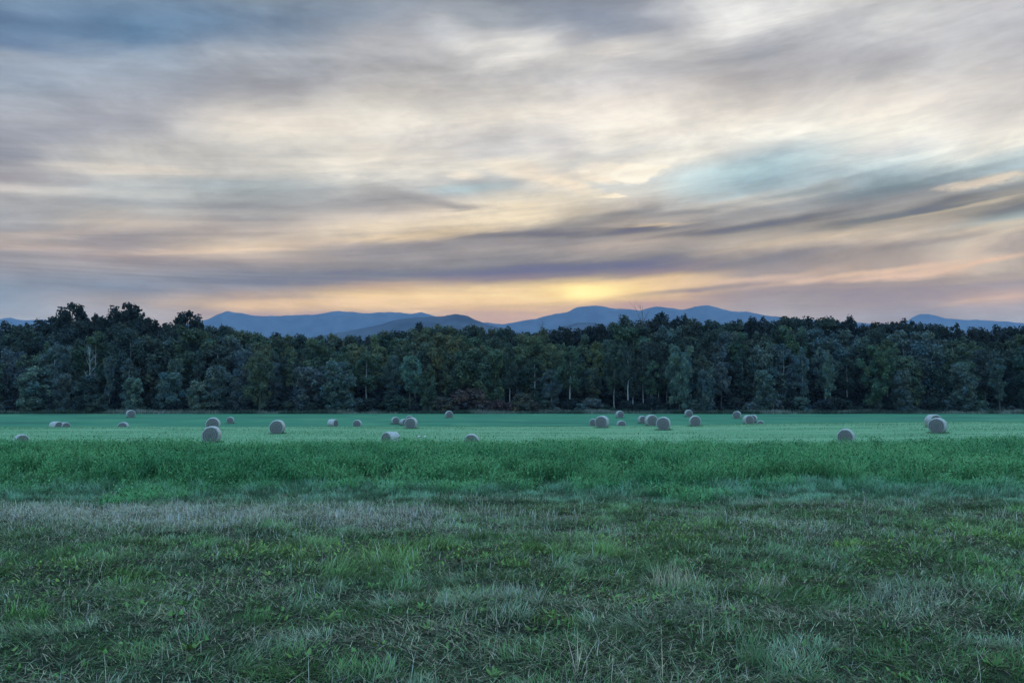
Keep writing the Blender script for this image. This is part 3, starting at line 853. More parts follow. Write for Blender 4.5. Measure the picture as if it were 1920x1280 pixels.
# --- middle row, a little lower
x = -50
while x < 1980:
    base = sky_y(x, 25)
    top = base + random.uniform(8, 34) + (6 if 85 < x < 395 else 0)
    kind = random.choice(['maple', 'maple', 'maple', 'aspen', 'ash'])
    if 640 < x < 1130: pal = [(OLIVE, "olive"), (OLIVE, "olive"), (MID, "mid-green"), (YELL, "yellow-green")]
    elif x <= 640: pal = [(DEEP, "dark green"), (MID, "mid-green"), (BLUE, "blue-green"), (OLIVE, "olive")]
    else: pal = [(DEEP, "dark green"), (BLUE, "blue-green"), (DEEP, "dark green"), (MID, "mid-green")]
    colr, w = random.choice(pal)
    bk = PALE_BARK if random.random() < 0.35 else BARK
    tree_at(kind + "_tree", kind, i % 3, x, top, random.uniform(205, 217), jit(colr), where(x, f"{w} {kind} just below the skyline"), G_MID, random.uniform(0.8, 1.15), bk)
    x += random.uniform(24, 36); i += 1

# --- front row of tall trees on the forest edge
x = -40
while x < 1970:
    base = sky_y(x, 25)
    top = base + random.uniform(28, 78)
    kind = random.choice(['maple', 'ash', 'ash', 'aspen', 'willow'])
    if 640 < x < 900: pal = [(OLIVE, "olive"), (MID, "mid-green"), (PALE, "pale")]
    elif x <= 640: pal = [(BLUE, "blue-green"), (MID, "mid-green"), (DEEP, "dark green")]
    else: pal = [(DEEP, "dark green"), (BLUE, "blue-green"), (MID, "mid-green")]
    colr, w = random.choice(pal)
    bk = random.choice([PALE_BARK, PALE_BARK, WHITE_BARK, BARK])
    tree_at(kind + "_tree", kind, i % 3, x, top, random.uniform(196, 203), jit(colr), where(x, f"{w} {kind} in the front row"), G_FRONT, random.uniform(0.75, 1.1), bk)
    x += random.uniform(30, 46); i += 1

# --- pale young trees and willows seen singly against the dark
for (px, top, wd, colr, kind, lab) in [
 (68, 684, 1.25, PALE, 'willow', "pale blue-green willow above the leftmost pair of bales"),
 (120, 697, 0.8, BLUE, 'willow', "slim blue-green sapling right of the pale far-left willow"),
 (205, 664, 0.6, BLUE, 'aspen', "slim blue-green sapling just right of the white birch"),
 (243, 668, 0.85, BLUE, 'aspen', "tall blue-green sapling behind the small far-left bale"),
 (249, 705, 1.0, PALE, 'willow', "small very pale willow standing close to the small far-left bale"),
 (318, 697, 1.15, PALE, 'willow', "round pale willow standing alone against dark trees"),
 (374, 711, 1.2, PALE, 'willow', "smallest pale willow, left of the two bales one behind the other"),
 (410, 682, 1.0, BLUE, 'willow', "soft blue-green willow above the two bales one behind the other"),
 (452, 690, 0.9, BLUE, 'willow', "soft blue-green willow right of the tiny grey bale"),
 (490, 655, 0.9, OLIVE, 'maple', "yellowish young maple above the lone bale in the left half"),
 (575, 684, 1.3, BLUE, 'willow', "broad blue-green willow left of the crosswise bale"),
 (636, 676, 1.15, BLUE, 'willow', "tall soft willow behind the crosswise bale"),
 (735, 730, 1.3, DEEP, 'willow', "low dark willow behind the group of three bales"),
 (800, 700, 0.9, MID, 'maple', "young green maple left of the reddish bushes"),
 (1272, 646, 0.75, PALE, 'maple', "light green maple standing out against the dark right-hand wood"),
 (1322, 690, 0.7, BLUE, 'willow', "slender willow right of the light green maple"),
 (1430, 690, 0.9, BLUE, 'willow', "blue-green willow right of the overlapping right-hand bales"),
 (1550, 665, 0.7, PALE, 'aspen', "light green aspen with thin trunk left of the grass-sunk bale"),
 (1645, 645, 0.95, MID, 'maple', "green maple right of the grass-sunk bale on the right"),
 (1690, 690, 0.9, BLUE, 'willow', "blue-green willow left of the two far-right bales"),
 (1805, 680, 1.0, BLUE, 'willow', "blue-green willow right of the two far-right bales"),
 (1870, 668, 0.9, BLUE, 'aspen', "blue-green aspen near the right edge of the forest"),
]:
    nm = {'willow': 'willow_tree', 'aspen': 'aspen_tree', 'maple': 'maple_tree'}[kind]
    tree_at(nm, kind, i % 3, px, top, random.uniform(190.5, 193.5), jit(colr, 0.08), lab, G_FRONT, wd); i += 1
tree_at("willow_tree", 'willow', 1, 163, 703, 190.5, jit(DEEP), "low dark sapling hiding the foot of the bare white birch", G_FRONT, 1.3)
tree_at("bush", 'shrub', 1, 180, 738, 190.0, jit(DEEP), "dark bush at the foot of the bare white birch", G_SHR, 1.1, None, 'bush')
# pale trunks in the opening right of the middle
for n_, (px, top, lab) in enumerate([(1177, 640, "ash with pale bare trunk, leftmost of the four pale trunks"), (1205, 655, "ash with pale bare trunk, second of the four pale trunks"),
                      (1221, 632, "ash with pale bare trunk, third of the four pale trunks"), (1232, 648, "ash with pale bare trunk, rightmost of the four pale trunks"), (955, 640, "slim ash with a pale trunk rising from the reddish bushes")]):
    tree_at("ash_tree", 'ash', n_ % 3, px, top, 195 + n_ * 0.7, jit(DEEP), lab, G_FRONT, 0.55, WHITE_BARK if n_ in (0, 2) else PALE_BARK)

# --- bushes along the foot of the wood
x = -45
while x < 1970:
    h = random.uniform(10, 34)
    if 815 < x < 1000: colr, w = (RED, "dull red") if 850 < x < 960 else (RUST, "rusty brown")
    else: colr, w = random.choice([(DEEP, "dark green"), (DARK, "blackish"), (DARK, "blackish"), (DARK, "blackish"), (BLUE, "blue-green")])  # mostly dark: shade at the wood's foot painted into the bush colour
    if 815 < x < 1000: h = random.uniform(20, 48)
    tree_at("bush", 'shrub', i % 3, x, 773 - h, random.uniform(191.5, 195.5), jit(colr), where(x, f"{w} bush at the wood's foot"), G_SHR, random.uniform(0.9, 1.3), None, 'bush')
    x += random.uniform(17, 27); i += 1

# --- trees deeper in the wood, only seen as darkness between the others
for row, Y in enumerate((246, 258)):
    x = -90 + row * 20
    while x < 2010:
        top = sky_y(x, 20) + random.uniform(5, 14) + (10 if 85 < x < 395 else 0)
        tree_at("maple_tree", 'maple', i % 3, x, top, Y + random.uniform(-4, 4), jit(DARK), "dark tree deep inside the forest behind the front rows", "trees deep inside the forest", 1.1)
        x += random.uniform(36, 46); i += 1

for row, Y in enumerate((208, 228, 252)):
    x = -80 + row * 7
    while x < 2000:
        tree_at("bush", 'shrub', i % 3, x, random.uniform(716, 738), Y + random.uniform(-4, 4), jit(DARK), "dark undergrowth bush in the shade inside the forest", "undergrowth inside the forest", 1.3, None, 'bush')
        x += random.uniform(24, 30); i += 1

# ------------------------------------------------------------------ grass
def grass_material(name, trans=0.14, spec=0.10):
    m, N = material(name)
    at_ = N.add('ShaderNodeAttribute'); at_.attribute_name = 'tint'
    df = N.add('ShaderNodeBsdfPrincipled'); N.put(df.inputs['Base Color'], at_.outputs['Color'])
    df.inputs['Roughness'].default_value = 0.7; df.inputs['Specular IOR Level'].default_value = spec
    tr = N.add('ShaderNodeBsdfTranslucent'); N.put(tr.inputs[0], at_.outputs['Color'])
    ms = N.add('ShaderNodeMixShader'); ms.inputs[0].default_value = trans
    N.l.new(df.outputs[0], ms.inputs[1]); N.l.new(tr.outputs[0], ms.inputs[2])
    mo = N.add('ShaderNodeOutputMaterial'); N.l.new(ms.outputs[0], mo.inputs[0])
    return m


GRASS = grass_material("grass_blades")


def blades(x, y, L, w, lean, curl, az, col, seg=3, z=None, tipcol=None, roll=None):
    """one strip of SEG quads per blade; arrays of length n"""
    n = len(x)
    if z is None: z = ground(x, y) - 0.01
    dx, dy = np.cos(az), np.sin(az)
    ra = az + math.pi / 2 if roll is None else roll
    sx, sy = np.cos(ra), np.sin(ra)
    P = np.stack([x, y, z], 1)
    VV = np.empty((n, (seg + 1) * 2, 3), np.float32)
    CC = np.empty((n, (seg + 1) * 2, 3), np.float32)
    side = np.stack([sx, sy, np.zeros(n)], 1)
    th = lean.copy()
    wt = np.array([1.0, 0.9, 0.62, 0.12]) if seg == 3 else np.array([1.0, 0.75, 0.14])
    for k in range(seg + 1):
        ww = (w * wt[k] * 0.5)[:, None]
        VV[:, 2 * k] = P - side * ww; VV[:, 2 * k + 1] = P + side * ww
        t = k / seg
        c = col if tipcol is None else col * (1 - t) + tipcol * t
        CC[:, 2 * k] = c; CC[:, 2 * k + 1] = c
        st = (L / seg)
        P = P + np.stack([np.sin(th) * dx * st, np.sin(th) * dy * st, np.cos(th) * st], 1)
        th = th + curl / seg
    m = (seg + 1) * 2
    q = np.array([[2 * k, 2 * k + 1, 2 * k + 3, 2 * k + 2] for k in range(seg)])
    Q = (np.arange(n)[:, None, None] * m + q[None]).reshape(-1, 4)
    return VV.reshape(-1, 3), Q, CC.reshape(-1, 3)


def join(parts):
    VV, QQ, CC, off = [], [], [], 0
    for V, Q, C in parts:
        VV.append(V); QQ.append(Q + off); CC.append(C); off += len(V)
    return np.concatenate(VV), np.concatenate(QQ), np.concatenate(CC)


def scatter(n, y0, y1, half=0.70, side=5.0, p=0.0):
    """points in the wedge seen from the camera place (wider than the view), density falling as y**p"""
    u = rng.random(n)
    e = 2.0 + p
    y = (y0 ** e + u * (y1 ** e - y0 ** e)) ** (1 / e)
    x = (rng.random(n) * 2 - 1) * (half * y + side)
    return x, y


def pick(mask, *arrs):
    return [a[mask] for a in arrs]


def tint(base, n, amt=0.25, hue=0.10):
    f = 1 + rng.uniform(-amt, amt, (n, 1))
    h = 1 + rng.normal(0, hue, (n, 3))
    return np.clip(np.asarray(base)[None, :] * f * h, 0.004, 0.9)


def lerp(a, b, t):
    return a * (1 - t[:, None]) + b * t[:, None]


# where the cut, dry hay lies (0..1)
def dry_map(x, y):
    strip = np.exp(-((y - 13.4 + 0.03 * x + 1.2 * (fbm(x / 2.5, y * 0, 40, 2) - 0.5)) / 1.5) ** 2)
    amt = 0.16 + 0.85 * sstep(-2.6, -5.5, x) + 0.60 * np.exp(-((x + 2.3) / 1.1) ** 2) + 0.25 * np.exp(-((x - 4.0) / 1.0) ** 2) - 0.2 * sstep(0.5, 2.5, x)
    amt = amt * (0.5 + 1.0 * fbm(x / 0.9, y / 0.6, 41, 3))
    mid = 1 - 0.75 * np.exp(-((y - 10.0) / 1.5) ** 2)
    patch = sstep(0.52, 0.72, fbm(x / 1.5 + 9, y / 0.85, 23, 3)) * mid
    near = sstep(9.0, 6.8, y) * sstep(0.44, 0.66, fbm(x / 0.9 + 3, y / 0.6, 77, 3))
    return np.clip(strip * amt * 1.4 + 0.30 * patch + 0.30 * near, 0, 1)


def green_map(x, y):
    g = sstep(0.46, 0.66, fbm(x / 1.6 + 31, y / 0.8 + 5, 51, 3))
    return np.clip(g * np.exp(-((y - 10.0) / 3.0) ** 2) * 1.1, 0, 1)


C_GREEN = np.array([0.088, 0.182, 0.056]); C_LIME = np.array([0.140, 0.220, 0.056]); C_BLUEG = np.array([0.116, 0.192, 0.092])
C_STRAW = np.array([0.380, 0.345, 0.235]); C_GREY = np.array([0.440, 0.440, 0.385]); C_BROWN = np.array([0.058, 0.050, 0.036])

parts = []
# 1 short regrown grass in tufts
x, y = scatter(780000, 3.6, 21.5, p=-0.9)
clump = fbm(x / 0.30, y / 0.26, 61, 3)
big = fbm(x / 1.1, y / 0.8, 62, 2)
d = dry_map(x, y); g = green_map(x, y)
tuf = sstep(0.34, 0.66, clump)
pat = sstep(0.36, 0.62, fbm(x / 0.85, y / 0.5, 63, 3))
m = rng.random(len(x)) < (0.22 + 0.85 * tuf) * np.maximum(0.45 + 0.65 * pat, sstep(14.5, 17.0, y)) * (1 - 0.70 * d)
x, y, tuf, big, d, g, pat = pick(m, x, y, tuf, big, d, g, pat)
n = len(x)
L = (0.030 + 0.190 * tuf * (0.20 + 0.6 * big + 0.5 * pat) * rng.uniform(0.4, 1.0, n)) * (0.85 + 0.4 * g) * (1 + 1.4 * sstep(14.5, 19.5, y))
w = 0.0028 + 0.00042 * y + 0.002 * g
hue = sstep(0.36, 0.64, fbm(x / 0.7, y / 0.5, 71, 3))
col = lerp(tint(C_GREEN, n, 0.4), tint(C_BLUEG, n, 0.35), hue)
col = lerp(col, tint(C_LIME, n), g * 0.5)
col = lerp(col, tint(C_GREY, n), np.clip(d * 0.55 + (rng.random(n) < 0.06) * 0.6, 0, 1))
col = lerp(col, tint(np.array([0.110, 0.215, 0.135]), n), sstep(14.8, 17.5, y) * 0.85)
az = rng.uniform(0, 6.283, n)
az = az * 0.35 + 9.0 * fbm(x / 0.5, y / 0.35, 65, 2)
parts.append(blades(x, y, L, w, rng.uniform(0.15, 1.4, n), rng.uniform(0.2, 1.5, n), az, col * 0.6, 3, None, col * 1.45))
# matted thatch under it all
x, y = scatter(410000, 3.6, 20.0, p=-0.9)
n = len(x); d = dry_map(x, y); g = green_map(x, y)
L = rng.uniform(0.03, 0.10, n); w = 0.0030 + 0.00042 * y
col = lerp(tint(C_GREEN * 0.5, n, 0.5), tint(C_BLUEG * 0.55, n, 0.5), sstep(0.35, 0.65, fbm(x / 0.5, y / 0.4, 73, 3)))
col = lerp(col, tint(C_BROWN * 1.3, n, 0.4), (rng.random(n) < 0.14) * 1.0)
col = lerp(col, tint(C_STRAW * 0.8, n, 0.4), (rng.random(n) < 0.10 + 0.4 * d) * 1.0)
z = ground(x, y) + rng.uniform(-0.005, 0.03, n)
parts.append(blades(x, y, L, w, rng.uniform(0.7, 1.5, n), rng.uniform(-0.2, 0.9, n), rng.uniform(0, 6.283, n), col, 2, z))
# 2 cut straw lying flat in swirls
x, y = scatter(190000, 3.6, 18.5, p=-0.9)
d = dry_map(x, y)
m = rng.random(len(x)) < (0.21 + 0.9 * d)
x, y, d = pick(m, x, y, d)
n = len(x)
L = rng.uniform(0.05, 0.22, n); w = 0.0020 + 0.00036 * y
flow = fbm(x / 0.7, y / 0.5, 91, 2) * 9.0
az = flow + rng.normal(0, 0.9, n)
col = lerp(tint(C_BROWN, n, 0.4), tint(C_STRAW, n, 0.3), np.clip(rng.random(n) ** 1.3 * 0.8 + d * 0.45, 0, 1))
col = lerp(col, tint(C_BLUEG, n), (rng.random(n) < 0.45 - 0.35 * d) * 1.0)
z = ground(x, y) + rng.uniform(0.0, 0.08, n) * (0.5 + d)
parts.append(blades(x, y, L, w, rng.uniform(1.1, 1.60, n), rng.uniform(-0.2, 0.6, n), az, col, 3, z, None, az + math.pi / 2 + rng.normal(0, .3, n)))
# 3 standing dry stubble and thin stalks
x, y = scatter(120000, 3.6, 18.0, p=-0.6)
d = dry_map(x, y)
t3 = sstep(0.50, 0.68, fbm(x / 0.55, y / 0.42, 15, 3))
strip = (y > 10.8) * d
m = rng.random(len(x)) < 0.03 + 0.40 * t3 * (0.3 + 0.7 * d) + 0.9 * strip
x, y, d, t3, strip = pick(m, x, y, d, t3, strip)
n = len(x)
L = rng.uniform(0.05, 0.18, n) * (0.8 + 0.7 * t3) ; w = 0.0018 + 0.00036 * y
az = rng.uniform(0, 6.283, n)
col = lerp(tint(C_STRAW, n, 0.3), tint(C_GREY, n, 0.3), np.clip(rng.random(n) + strip, 0, 1))
col = lerp(col, tint(C_BLUEG * 1.3, n), (rng.random(n) < 0.4 * (1 - strip)) * 1.0)
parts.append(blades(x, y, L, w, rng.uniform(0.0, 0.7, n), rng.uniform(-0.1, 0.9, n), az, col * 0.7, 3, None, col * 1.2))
# 3b rosettes of low weeds
k = 380
cx, cy = scatter(k, 4.0, 15.5, p=-0.7)
cg = green_map(cx, cy)
nl2 = rng.integers(8, 16, k)
ix = np.repeat(np.arange(k), nl2); n = len(ix)
ang = rng.uniform(0, 6.283, n); sz = (rng.uniform(0.03, 0.075, k))[ix]
x = cx[ix] + 0.02 * np.cos(ang); y = cy[ix] + 0.02 * np.sin(ang)
L = sz * rng.uniform(0.6, 1.2, n)
hu = rng.random(k)[ix]
col = lerp(tint(C_GREEN * 0.8, n, 0.25), tint(C_LIME * 0.95, n, 0.25), np.clip(hu * 0.7 + 0.4 * cg[ix], 0, 1))
col = lerp(col, tint(C_BROWN * 1.2, n, 0.2), (rng.random(k)[ix] < 0.14) * 0.9)
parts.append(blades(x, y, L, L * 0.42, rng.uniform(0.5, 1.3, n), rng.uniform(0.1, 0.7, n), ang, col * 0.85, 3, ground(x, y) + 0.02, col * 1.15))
# 4 small broad weed leaves
x, y = scatter(75000, 3.6, 16.0, p=-0.7)
g = green_map(x, y)
t4 = sstep(0.55, 0.70, fbm(x / 0.45 + 7, y / 0.35, 19, 3))
m = rng.random(len(x)) < 0.45 * t4 + 0.35 * g
x, y, g = pick(m, x, y, g)
n = len(x)
L = rng.uniform(0.02, 0.055, n); w = L * rng.uniform(0.45, 0.75, n)
col = lerp(tint(C_GREEN * 0.9, n), tint(C_LIME * 1.1, n), np.clip(g + 0.25 * rng.random(n), 0, 1))
z = ground(x, y) + rng.uniform(0.01, 0.07, n)
parts.append(blades(x, y, L, w, rng.uniform(0.6, 1.5, n), rng.uniform(0, 0.6, n), rng.uniform(0, 6.283, n), col, 2, z))
V, Q, C = join(parts)
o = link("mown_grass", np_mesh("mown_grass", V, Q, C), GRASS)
tag(o, "short mown grass with lying dry hay in the foreground", None, None, 'stuff')

# tall meadow grass: a lush uncut band
x, y = scatter(700000, 15.6, 50.5, half=0.70, side=6.0, p=-0.95)
front = 18.8 + 4.6 * (fbm(x / 2.6, y * 0, 33, 3) - 0.5) + 4.5 * (fbm(x / 0.8, y / 0.8, 34, 3) - 0.5)
back = 47.5 + 2.0 * (fbm(x / 4.0, y * 0, 35, 2) - 0.5)
clump = fbm(x / 1.0, y / 1.1, 36, 3); big = fbm(x / 4.0, y / 3.2, 37, 3); fine = fbm(x / 0.33, y / 0.40, 32, 2)
tuf = sstep(0.36, 0.62, clump)
m = (y > front - 1.0 * clump) & (y < back) & (rng.random(len(x)) < (0.04 + 1.06 * tuf) * (0.30 + 0.90 * sstep(0.3, 0.6, fine)))
x, y, clump, tuf, big, fine, front = pick(m, x, y, clump, tuf, big, fine, front)
n = len(x)
edge = sstep(1.6, 2.8, y - front) + 0.18 * np.exp(-((y - front - 3.4) / 1.0) ** 2)
L = (0.17 + 0.36 * tuf + 0.50 * (fine - 0.38) + 0.75 * (big - 0.42) + 0.16 * (fbm(x / 2.0, y / 1.3, 31, 2) - 0.5) + 0.34 * sstep(24, 45, y) - 0.42 * sstep(33, 45, y)) * (0.45 + 0.60 * edge) * rng.uniform(0.65, 1.2, n)
L = np.maximum(L, 0.10)
w = 0.006 + 0.00042 * y
wind = 0.6 + 2.4 * (fbm(x / 1.6, y / 1.4, 38, 2) - 0.5)
az = wind + rng.normal(0, 1.3, n)
hue = sstep(0.35, 0.65, fbm(x / 3.5, y / 2.4, 39, 3))
ca = tint(np.array([0.040, 0.150, 0.060]), n, 0.35); cb_ = tint(np.array([0.088, 0.236, 0.092]), n, 0.35)
col = lerp(ca, cb_, hue)
col = lerp(col, tint(np.array([0.085, 0.225, 0.100]), n, 0.3), sstep(28, 47, y) * 0.6)
col = lerp(col, tint(np.array([0.15, 0.25, 0.07]), n, 0.3), (rng.random(n) < 0.03) * 0.8)
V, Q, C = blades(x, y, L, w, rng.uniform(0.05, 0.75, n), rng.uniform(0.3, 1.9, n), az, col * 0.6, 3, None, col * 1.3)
pp = [(V, Q, C)]
for rep_ in range(2):                                        # broad leaves of the clover and herbs in it
    m = rng.random(n) < 0.22 + 0.40 * sstep(1.5, 4.0, y - front)
    xl, yl, Ll, hl = pick(m, x, y, L, hue); nl_ = len(xl)
    f = rng.uniform(0.35, 0.95, nl_)
    xl = xl + rng.normal(0, 0.09, nl_); yl = yl + rng.normal(0, 0.09, nl_)
    zl = ground(xl, yl) + Ll * f * 0.92
    ll = rng.uniform(0.035, 0.085, nl_) * (0.7 + 0.014 * yl)
    cl_ = lerp(tint(np.array([0.040, 0.148, 0.058]), nl_, 0.45), tint(np.array([0.095, 0.232, 0.092]), nl_, 0.35), np.clip(hl * 0.6 + 0.5 * (f - 0.3), 0, 1))
    pp.append(blades(xl, yl, ll, ll * rng.uniform(0.4, 0.7, nl_), rng.uniform(0.4, 1.6, nl_), rng.uniform(0, 0.8, nl_), rng.uniform(0, 6.283, nl_), cl_, 2, zl))
V, Q, C = join(pp)
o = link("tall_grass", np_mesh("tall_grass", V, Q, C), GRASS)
tag(o, "lush uncut band of tall green meadow grass", None, None, 'stuff')

# regrowing stubble of the hay field
x, y = scatter(170000, 46, 112, half=0.70, side=7.0, p=-0.8)
n = len(x)
cl = fbm(x / 2.2, y / 4.0, 44, 3)
L = rng.uniform(0.05, 0.15, n) * (0.6 + 0.9 * cl); w = rng.uniform(0.02, 0.035, n)
row = sstep(0.40, 0.62, fbm(x / 16.0, y / 1.6, 46, 3))
col = lerp(tint(np.array([0.085, 0.205, 0.098]), n, 0.3), tint(np.array([0.200, 0.325, 0.190]), n, 0.25), row)
L = L * (0.7 + 0.9 * (1 - row))
V, Q, C = blades(x, y, L, w, rng.uniform(0.1, 0.9, n), rng.uniform(0.1, 1.0, n), rng.uniform(0, 6.283, n), col, 2)
pp = [(V, Q, C)]
for (err, D, bx, by, need) in bale_pos:                       # longer uncut grass and loose straw round each bale
    k = 420
    a = rng.uniform(0, 6.283, k); r = D * (0.30 + 0.42 * rng.random(k))
    xb = bx + r * np.cos(a); yb = by + r * np.sin(a)
    cb2 = lerp(tint(np.array([0.060, 0.150, 0.060]), k, 0.3), tint(np.array([0.26, 0.24, 0.17]), k, 0.3), (rng.random(k) < 0.35) * 1.0)
    pp.append(blades(xb, yb, rng.uniform(0.08, 0.26, k), rng.uniform(0.02, 0.035, k), rng.uniform(0.1, 1.2, k), rng.uniform(0, 1, k), rng.uniform(0, 6.283, k), cb2, 2))
V, Q, C = join(pp)
o = link("stubble_grass", np_mesh("stubble_grass", V, Q, C), GRASS)
tag(o, "bright short regrowth covering the mown hay field", None, None, 'stuff')

# rank weeds along the foot of the wood
x = rng.uniform(-150, 150, 90000); y = 188.3 - 2.4 * fbm(x / 9.0, x * 0, 47, 3) + rng.random(90000) ** 1.3 * 6.0
k = fbm(x / 4.0, y / 1.5, 48, 3)
m = rng.random(len(x)) < 0.25 + sstep(0.35, 0.6, k)
x, y, k = pick(m, x, y, k); n = len(x)
L = rng.uniform(0.35, 1.0, n) * (0.3 + 1.5 * k); w = rng.uniform(0.05, 0.11, n)
col = lerp(tint(np.array([0.050, 0.075, 0.055]), n, 0.35), tint(np.array([0.190, 0.200, 0.165]), n, 0.35), sstep(0.42, 0.66, fbm(x / 7.0, y / 3.0, 49, 3)))
V, Q, C = blades(x, y, L, w, rng.uniform(0.0, 0.7, n), rng.uniform(0.1, 1.2, n), rng.uniform(0, 6.283, n), col, 2)
o = link("weeds", np_mesh("weeds", V, Q, C), GRASS)
tag(o, "rough brownish weeds along the foot of the wood", None, None, 'stuff')

# single tufts that stand out in the foreground
def tuft(name, px, py, n, Lr, spread, col, label, cat, lean=(0.05, 0.7), wd=0.004):
    x0, y0, z0 = ray(px, py)
    Y = 1.7 / max(1e-3, -z0) * y0
    for _ in range(12):
        X = x0 / y0 * Y
        Y = (CAM_Z - float(ground(X, Y))) / (-z0) * y0
    X = x0 / y0 * Y
    r = np.abs(rng.normal(0, spread, n)); a = rng.uniform(0, 6.283, n)
    r = spread * 0.6 * np.sqrt(rng.random(n))
    x = X + r * np.cos(a) * 1.5; y = Y + r * np.sin(a)
    L = rng.uniform(*Lr, n); az = rng.uniform(0, 6.283, n)
    c = tint(col, n, 0.3)
    gz = ground(x, y) - 0.015
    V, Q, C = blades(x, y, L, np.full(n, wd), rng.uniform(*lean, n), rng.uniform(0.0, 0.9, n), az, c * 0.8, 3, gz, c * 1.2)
    base = np.array([X, Y, float(ground(X, Y))])
    o = link(name, np_mesh(name, V - base, Q, C), GRASS, None, base)
    tag(o, label, cat, "grass tufts and weeds in the mown foreground")


tuft("dry_grass_tuft", 1262, 1100, 200, (0.12, 0.32), 0.26, C_STRAW * 1.15, "largest pale dry grass tuft with stalks standing up, right of centre", "grass tuft")
tuft("dry_grass_tuft", 1450, 1105, 110, (0.10, 0.24), 0.24, C_STRAW * 1.1, "pale dry stalks leaning over a patch of cut hay", "grass tuft", (0.2, 1.1))
tuft("dry_grass_tuft", 960, 1125, 220, (0.08, 0.22), 0.34, C_GREY * 0.5 + C_BLUEG * 0.5, "greyish soft tuft in the centre foreground", "grass tuft")
tuft("dry_grass_tuft", 1700, 1130, 260, (0.08, 0.24), 0.42, C_GREY * 0.45 + C_BLUEG * 0.55, "wide grey-green tuft in the right foreground", "grass tuft")
tuft("dry_grass_tuft", 720, 1260, 26, (0.10, 0.20), 0.14, C_GREY * 0.7, "thin straggly stalks at the bottom left of centre", "grass tuft")
tuft("dry_stalk", 1240, 1275, 5, (0.20, 0.30), 0.015, C_STRAW * 1.3, "single bright bent straw stalk in the lowest foreground", "stalk", (0.05, 0.3), 0.005)
tuft("dry_stalk", 1082, 1262, 9, (0.16, 0.30), 0.03, C_STRAW * 1.2, "short cluster of pale crossing straws left of the bright bent stalk", "stalk", (0.1, 0.6), 0.005)
tuft("dry_stalk", 1315, 1200, 6, (0.14, 0.22), 0.02, C_STRAW * 1.25, "pale broken stalk below the largest dry tuft", "stalk", (0.05, 0.5), 0.005)
tuft("green_grass_tuft", 1045, 1170, 110, (0.06, 0.15), 0.22, C_LIME * 0.8, "yellowish-green tuft left of the largest dry tuft", "grass tuft")
tuft("green_grass_tuft", 1415, 1250, 180, (0.10, 0.24), 0.13, C_BLUEG * 1.05, "blue-green tuft in the lowest foreground right of centre", "grass tuft")
tuft("green_grass_tuft", 1270, 930, 160, (0.16, 0.34), 0.30, C_GREEN * 0.8, "dark isolated clump just before the tall grass band", "grass tuft", (0.05, 0.6), 0.010)
tuft("green_grass_tuft", 1595, 1025, 200, (0.08, 0.18), 0.28, C_LIME * 1.15, "bright yellow-green low clump in the right middle of the mown strip", "weed", (0.4, 1.2), 0.014)
tuft("green_grass_tuft", 965, 1060, 120, (0.08, 0.16), 0.2, C_LIME, "low lime clump in the centre of the mown strip", "weed", (0.4, 1.2), 0.012)
tuft("green_grass_tuft", 50, 1160, 200, (0.08, 0.20), 0.2, C_GREEN * 1.1, "dense green clump at the lower left", "weed", (0.3, 1.1), 0.010)
tuft("dock_weed", 1890, 1120, 14, (0.12, 0.28), 0.03, C_BROWN * 0.8, "dark brown seed stalk of a dock weed at the far right", "weed", (0.0, 0.25), 0.006)

# ------------------------------------------------------------------ hay bales
bm_wrap, N = material("bale_wrap")
tc = N.add('ShaderNodeTexCoord'); oi = N.add('ShaderNodeObjectInfo')
pv_ = N.vmath('MULTIPLY', tc.outputs['Object'], (9, 1.6, 9))
n1 = N.noise(pv_, 2.2, 5, 0.65)
c = N.mix(N.mapr(n1, 0.3, 0.72), (0.21, 0.208, 0.20), (0.40, 0.395, 0.385))
bs = N.add('ShaderNodeBsdfPrincipled'); N.put(bs.inputs['Base Color'], c)
bs.inputs['Roughness'].default_value = 0.7
bp = N.add('ShaderNodeBump'); bp.inputs['Strength'].default_value = 0.7; bp.inputs['Distance'].default_value = 0.03
N.put(bp.inputs['Height'], n1); N.l.new(bp.outputs[0], bs.inputs['Normal'])
mo = N.add('ShaderNodeOutputMaterial'); N.l.new(bs.outputs[0], mo.inputs[0])

bm_end, N = material("bale_end")
tc = N.add('ShaderNodeTexCoord')
sp = N.add('ShaderNodeSeparateXYZ'); N.put(sp.inputs[0], tc.outputs['Object'])
rr = N.math('SQRT', N.math('ADD', N.math('MULTIPLY', sp.outputs[0], sp.outputs[0]), N.math('MULTIPLY', sp.outputs[2], sp.outputs[2])))
an = N.math('ARCTAN2', sp.outputs[0], sp.outputs[2])
wv = N.math('SINE', N.math('ADD', N.math('MULTIPLY', rr, 58.0), N.math('ADD', an, N.math('MULTIPLY', N.noise(tc.outputs['Object'], 5.0, 3), 5.0))))
n2 = N.noise(tc.outputs['Object'], 16.0, 4, 0.7)
c = N.mix(N.mapr(wv, -1, 1), (0.078, 0.073, 0.071), (0.155, 0.145, 0.141))
c = N.mix(N.mapr(n2, 0.5, 0.85), c, (0.24, 0.222, 0.21))
bs = N.add('ShaderNodeBsdfPrincipled'); N.put(bs.inputs['Base Color'], c)
bs.inputs['Roughness'].default_value = 0.9
bp = N.add('ShaderNodeBump'); bp.inputs['Strength'].default_value = 0.8; bp.inputs['Distance'].default_value = 0.03
N.put(bp.inputs['Height'], n2); N.l.new(bp.outputs[0], bs.inputs['Normal'])
mo = N.add('ShaderNodeOutputMaterial'); N.l.new(bs.outputs[0], mo.inputs[0])


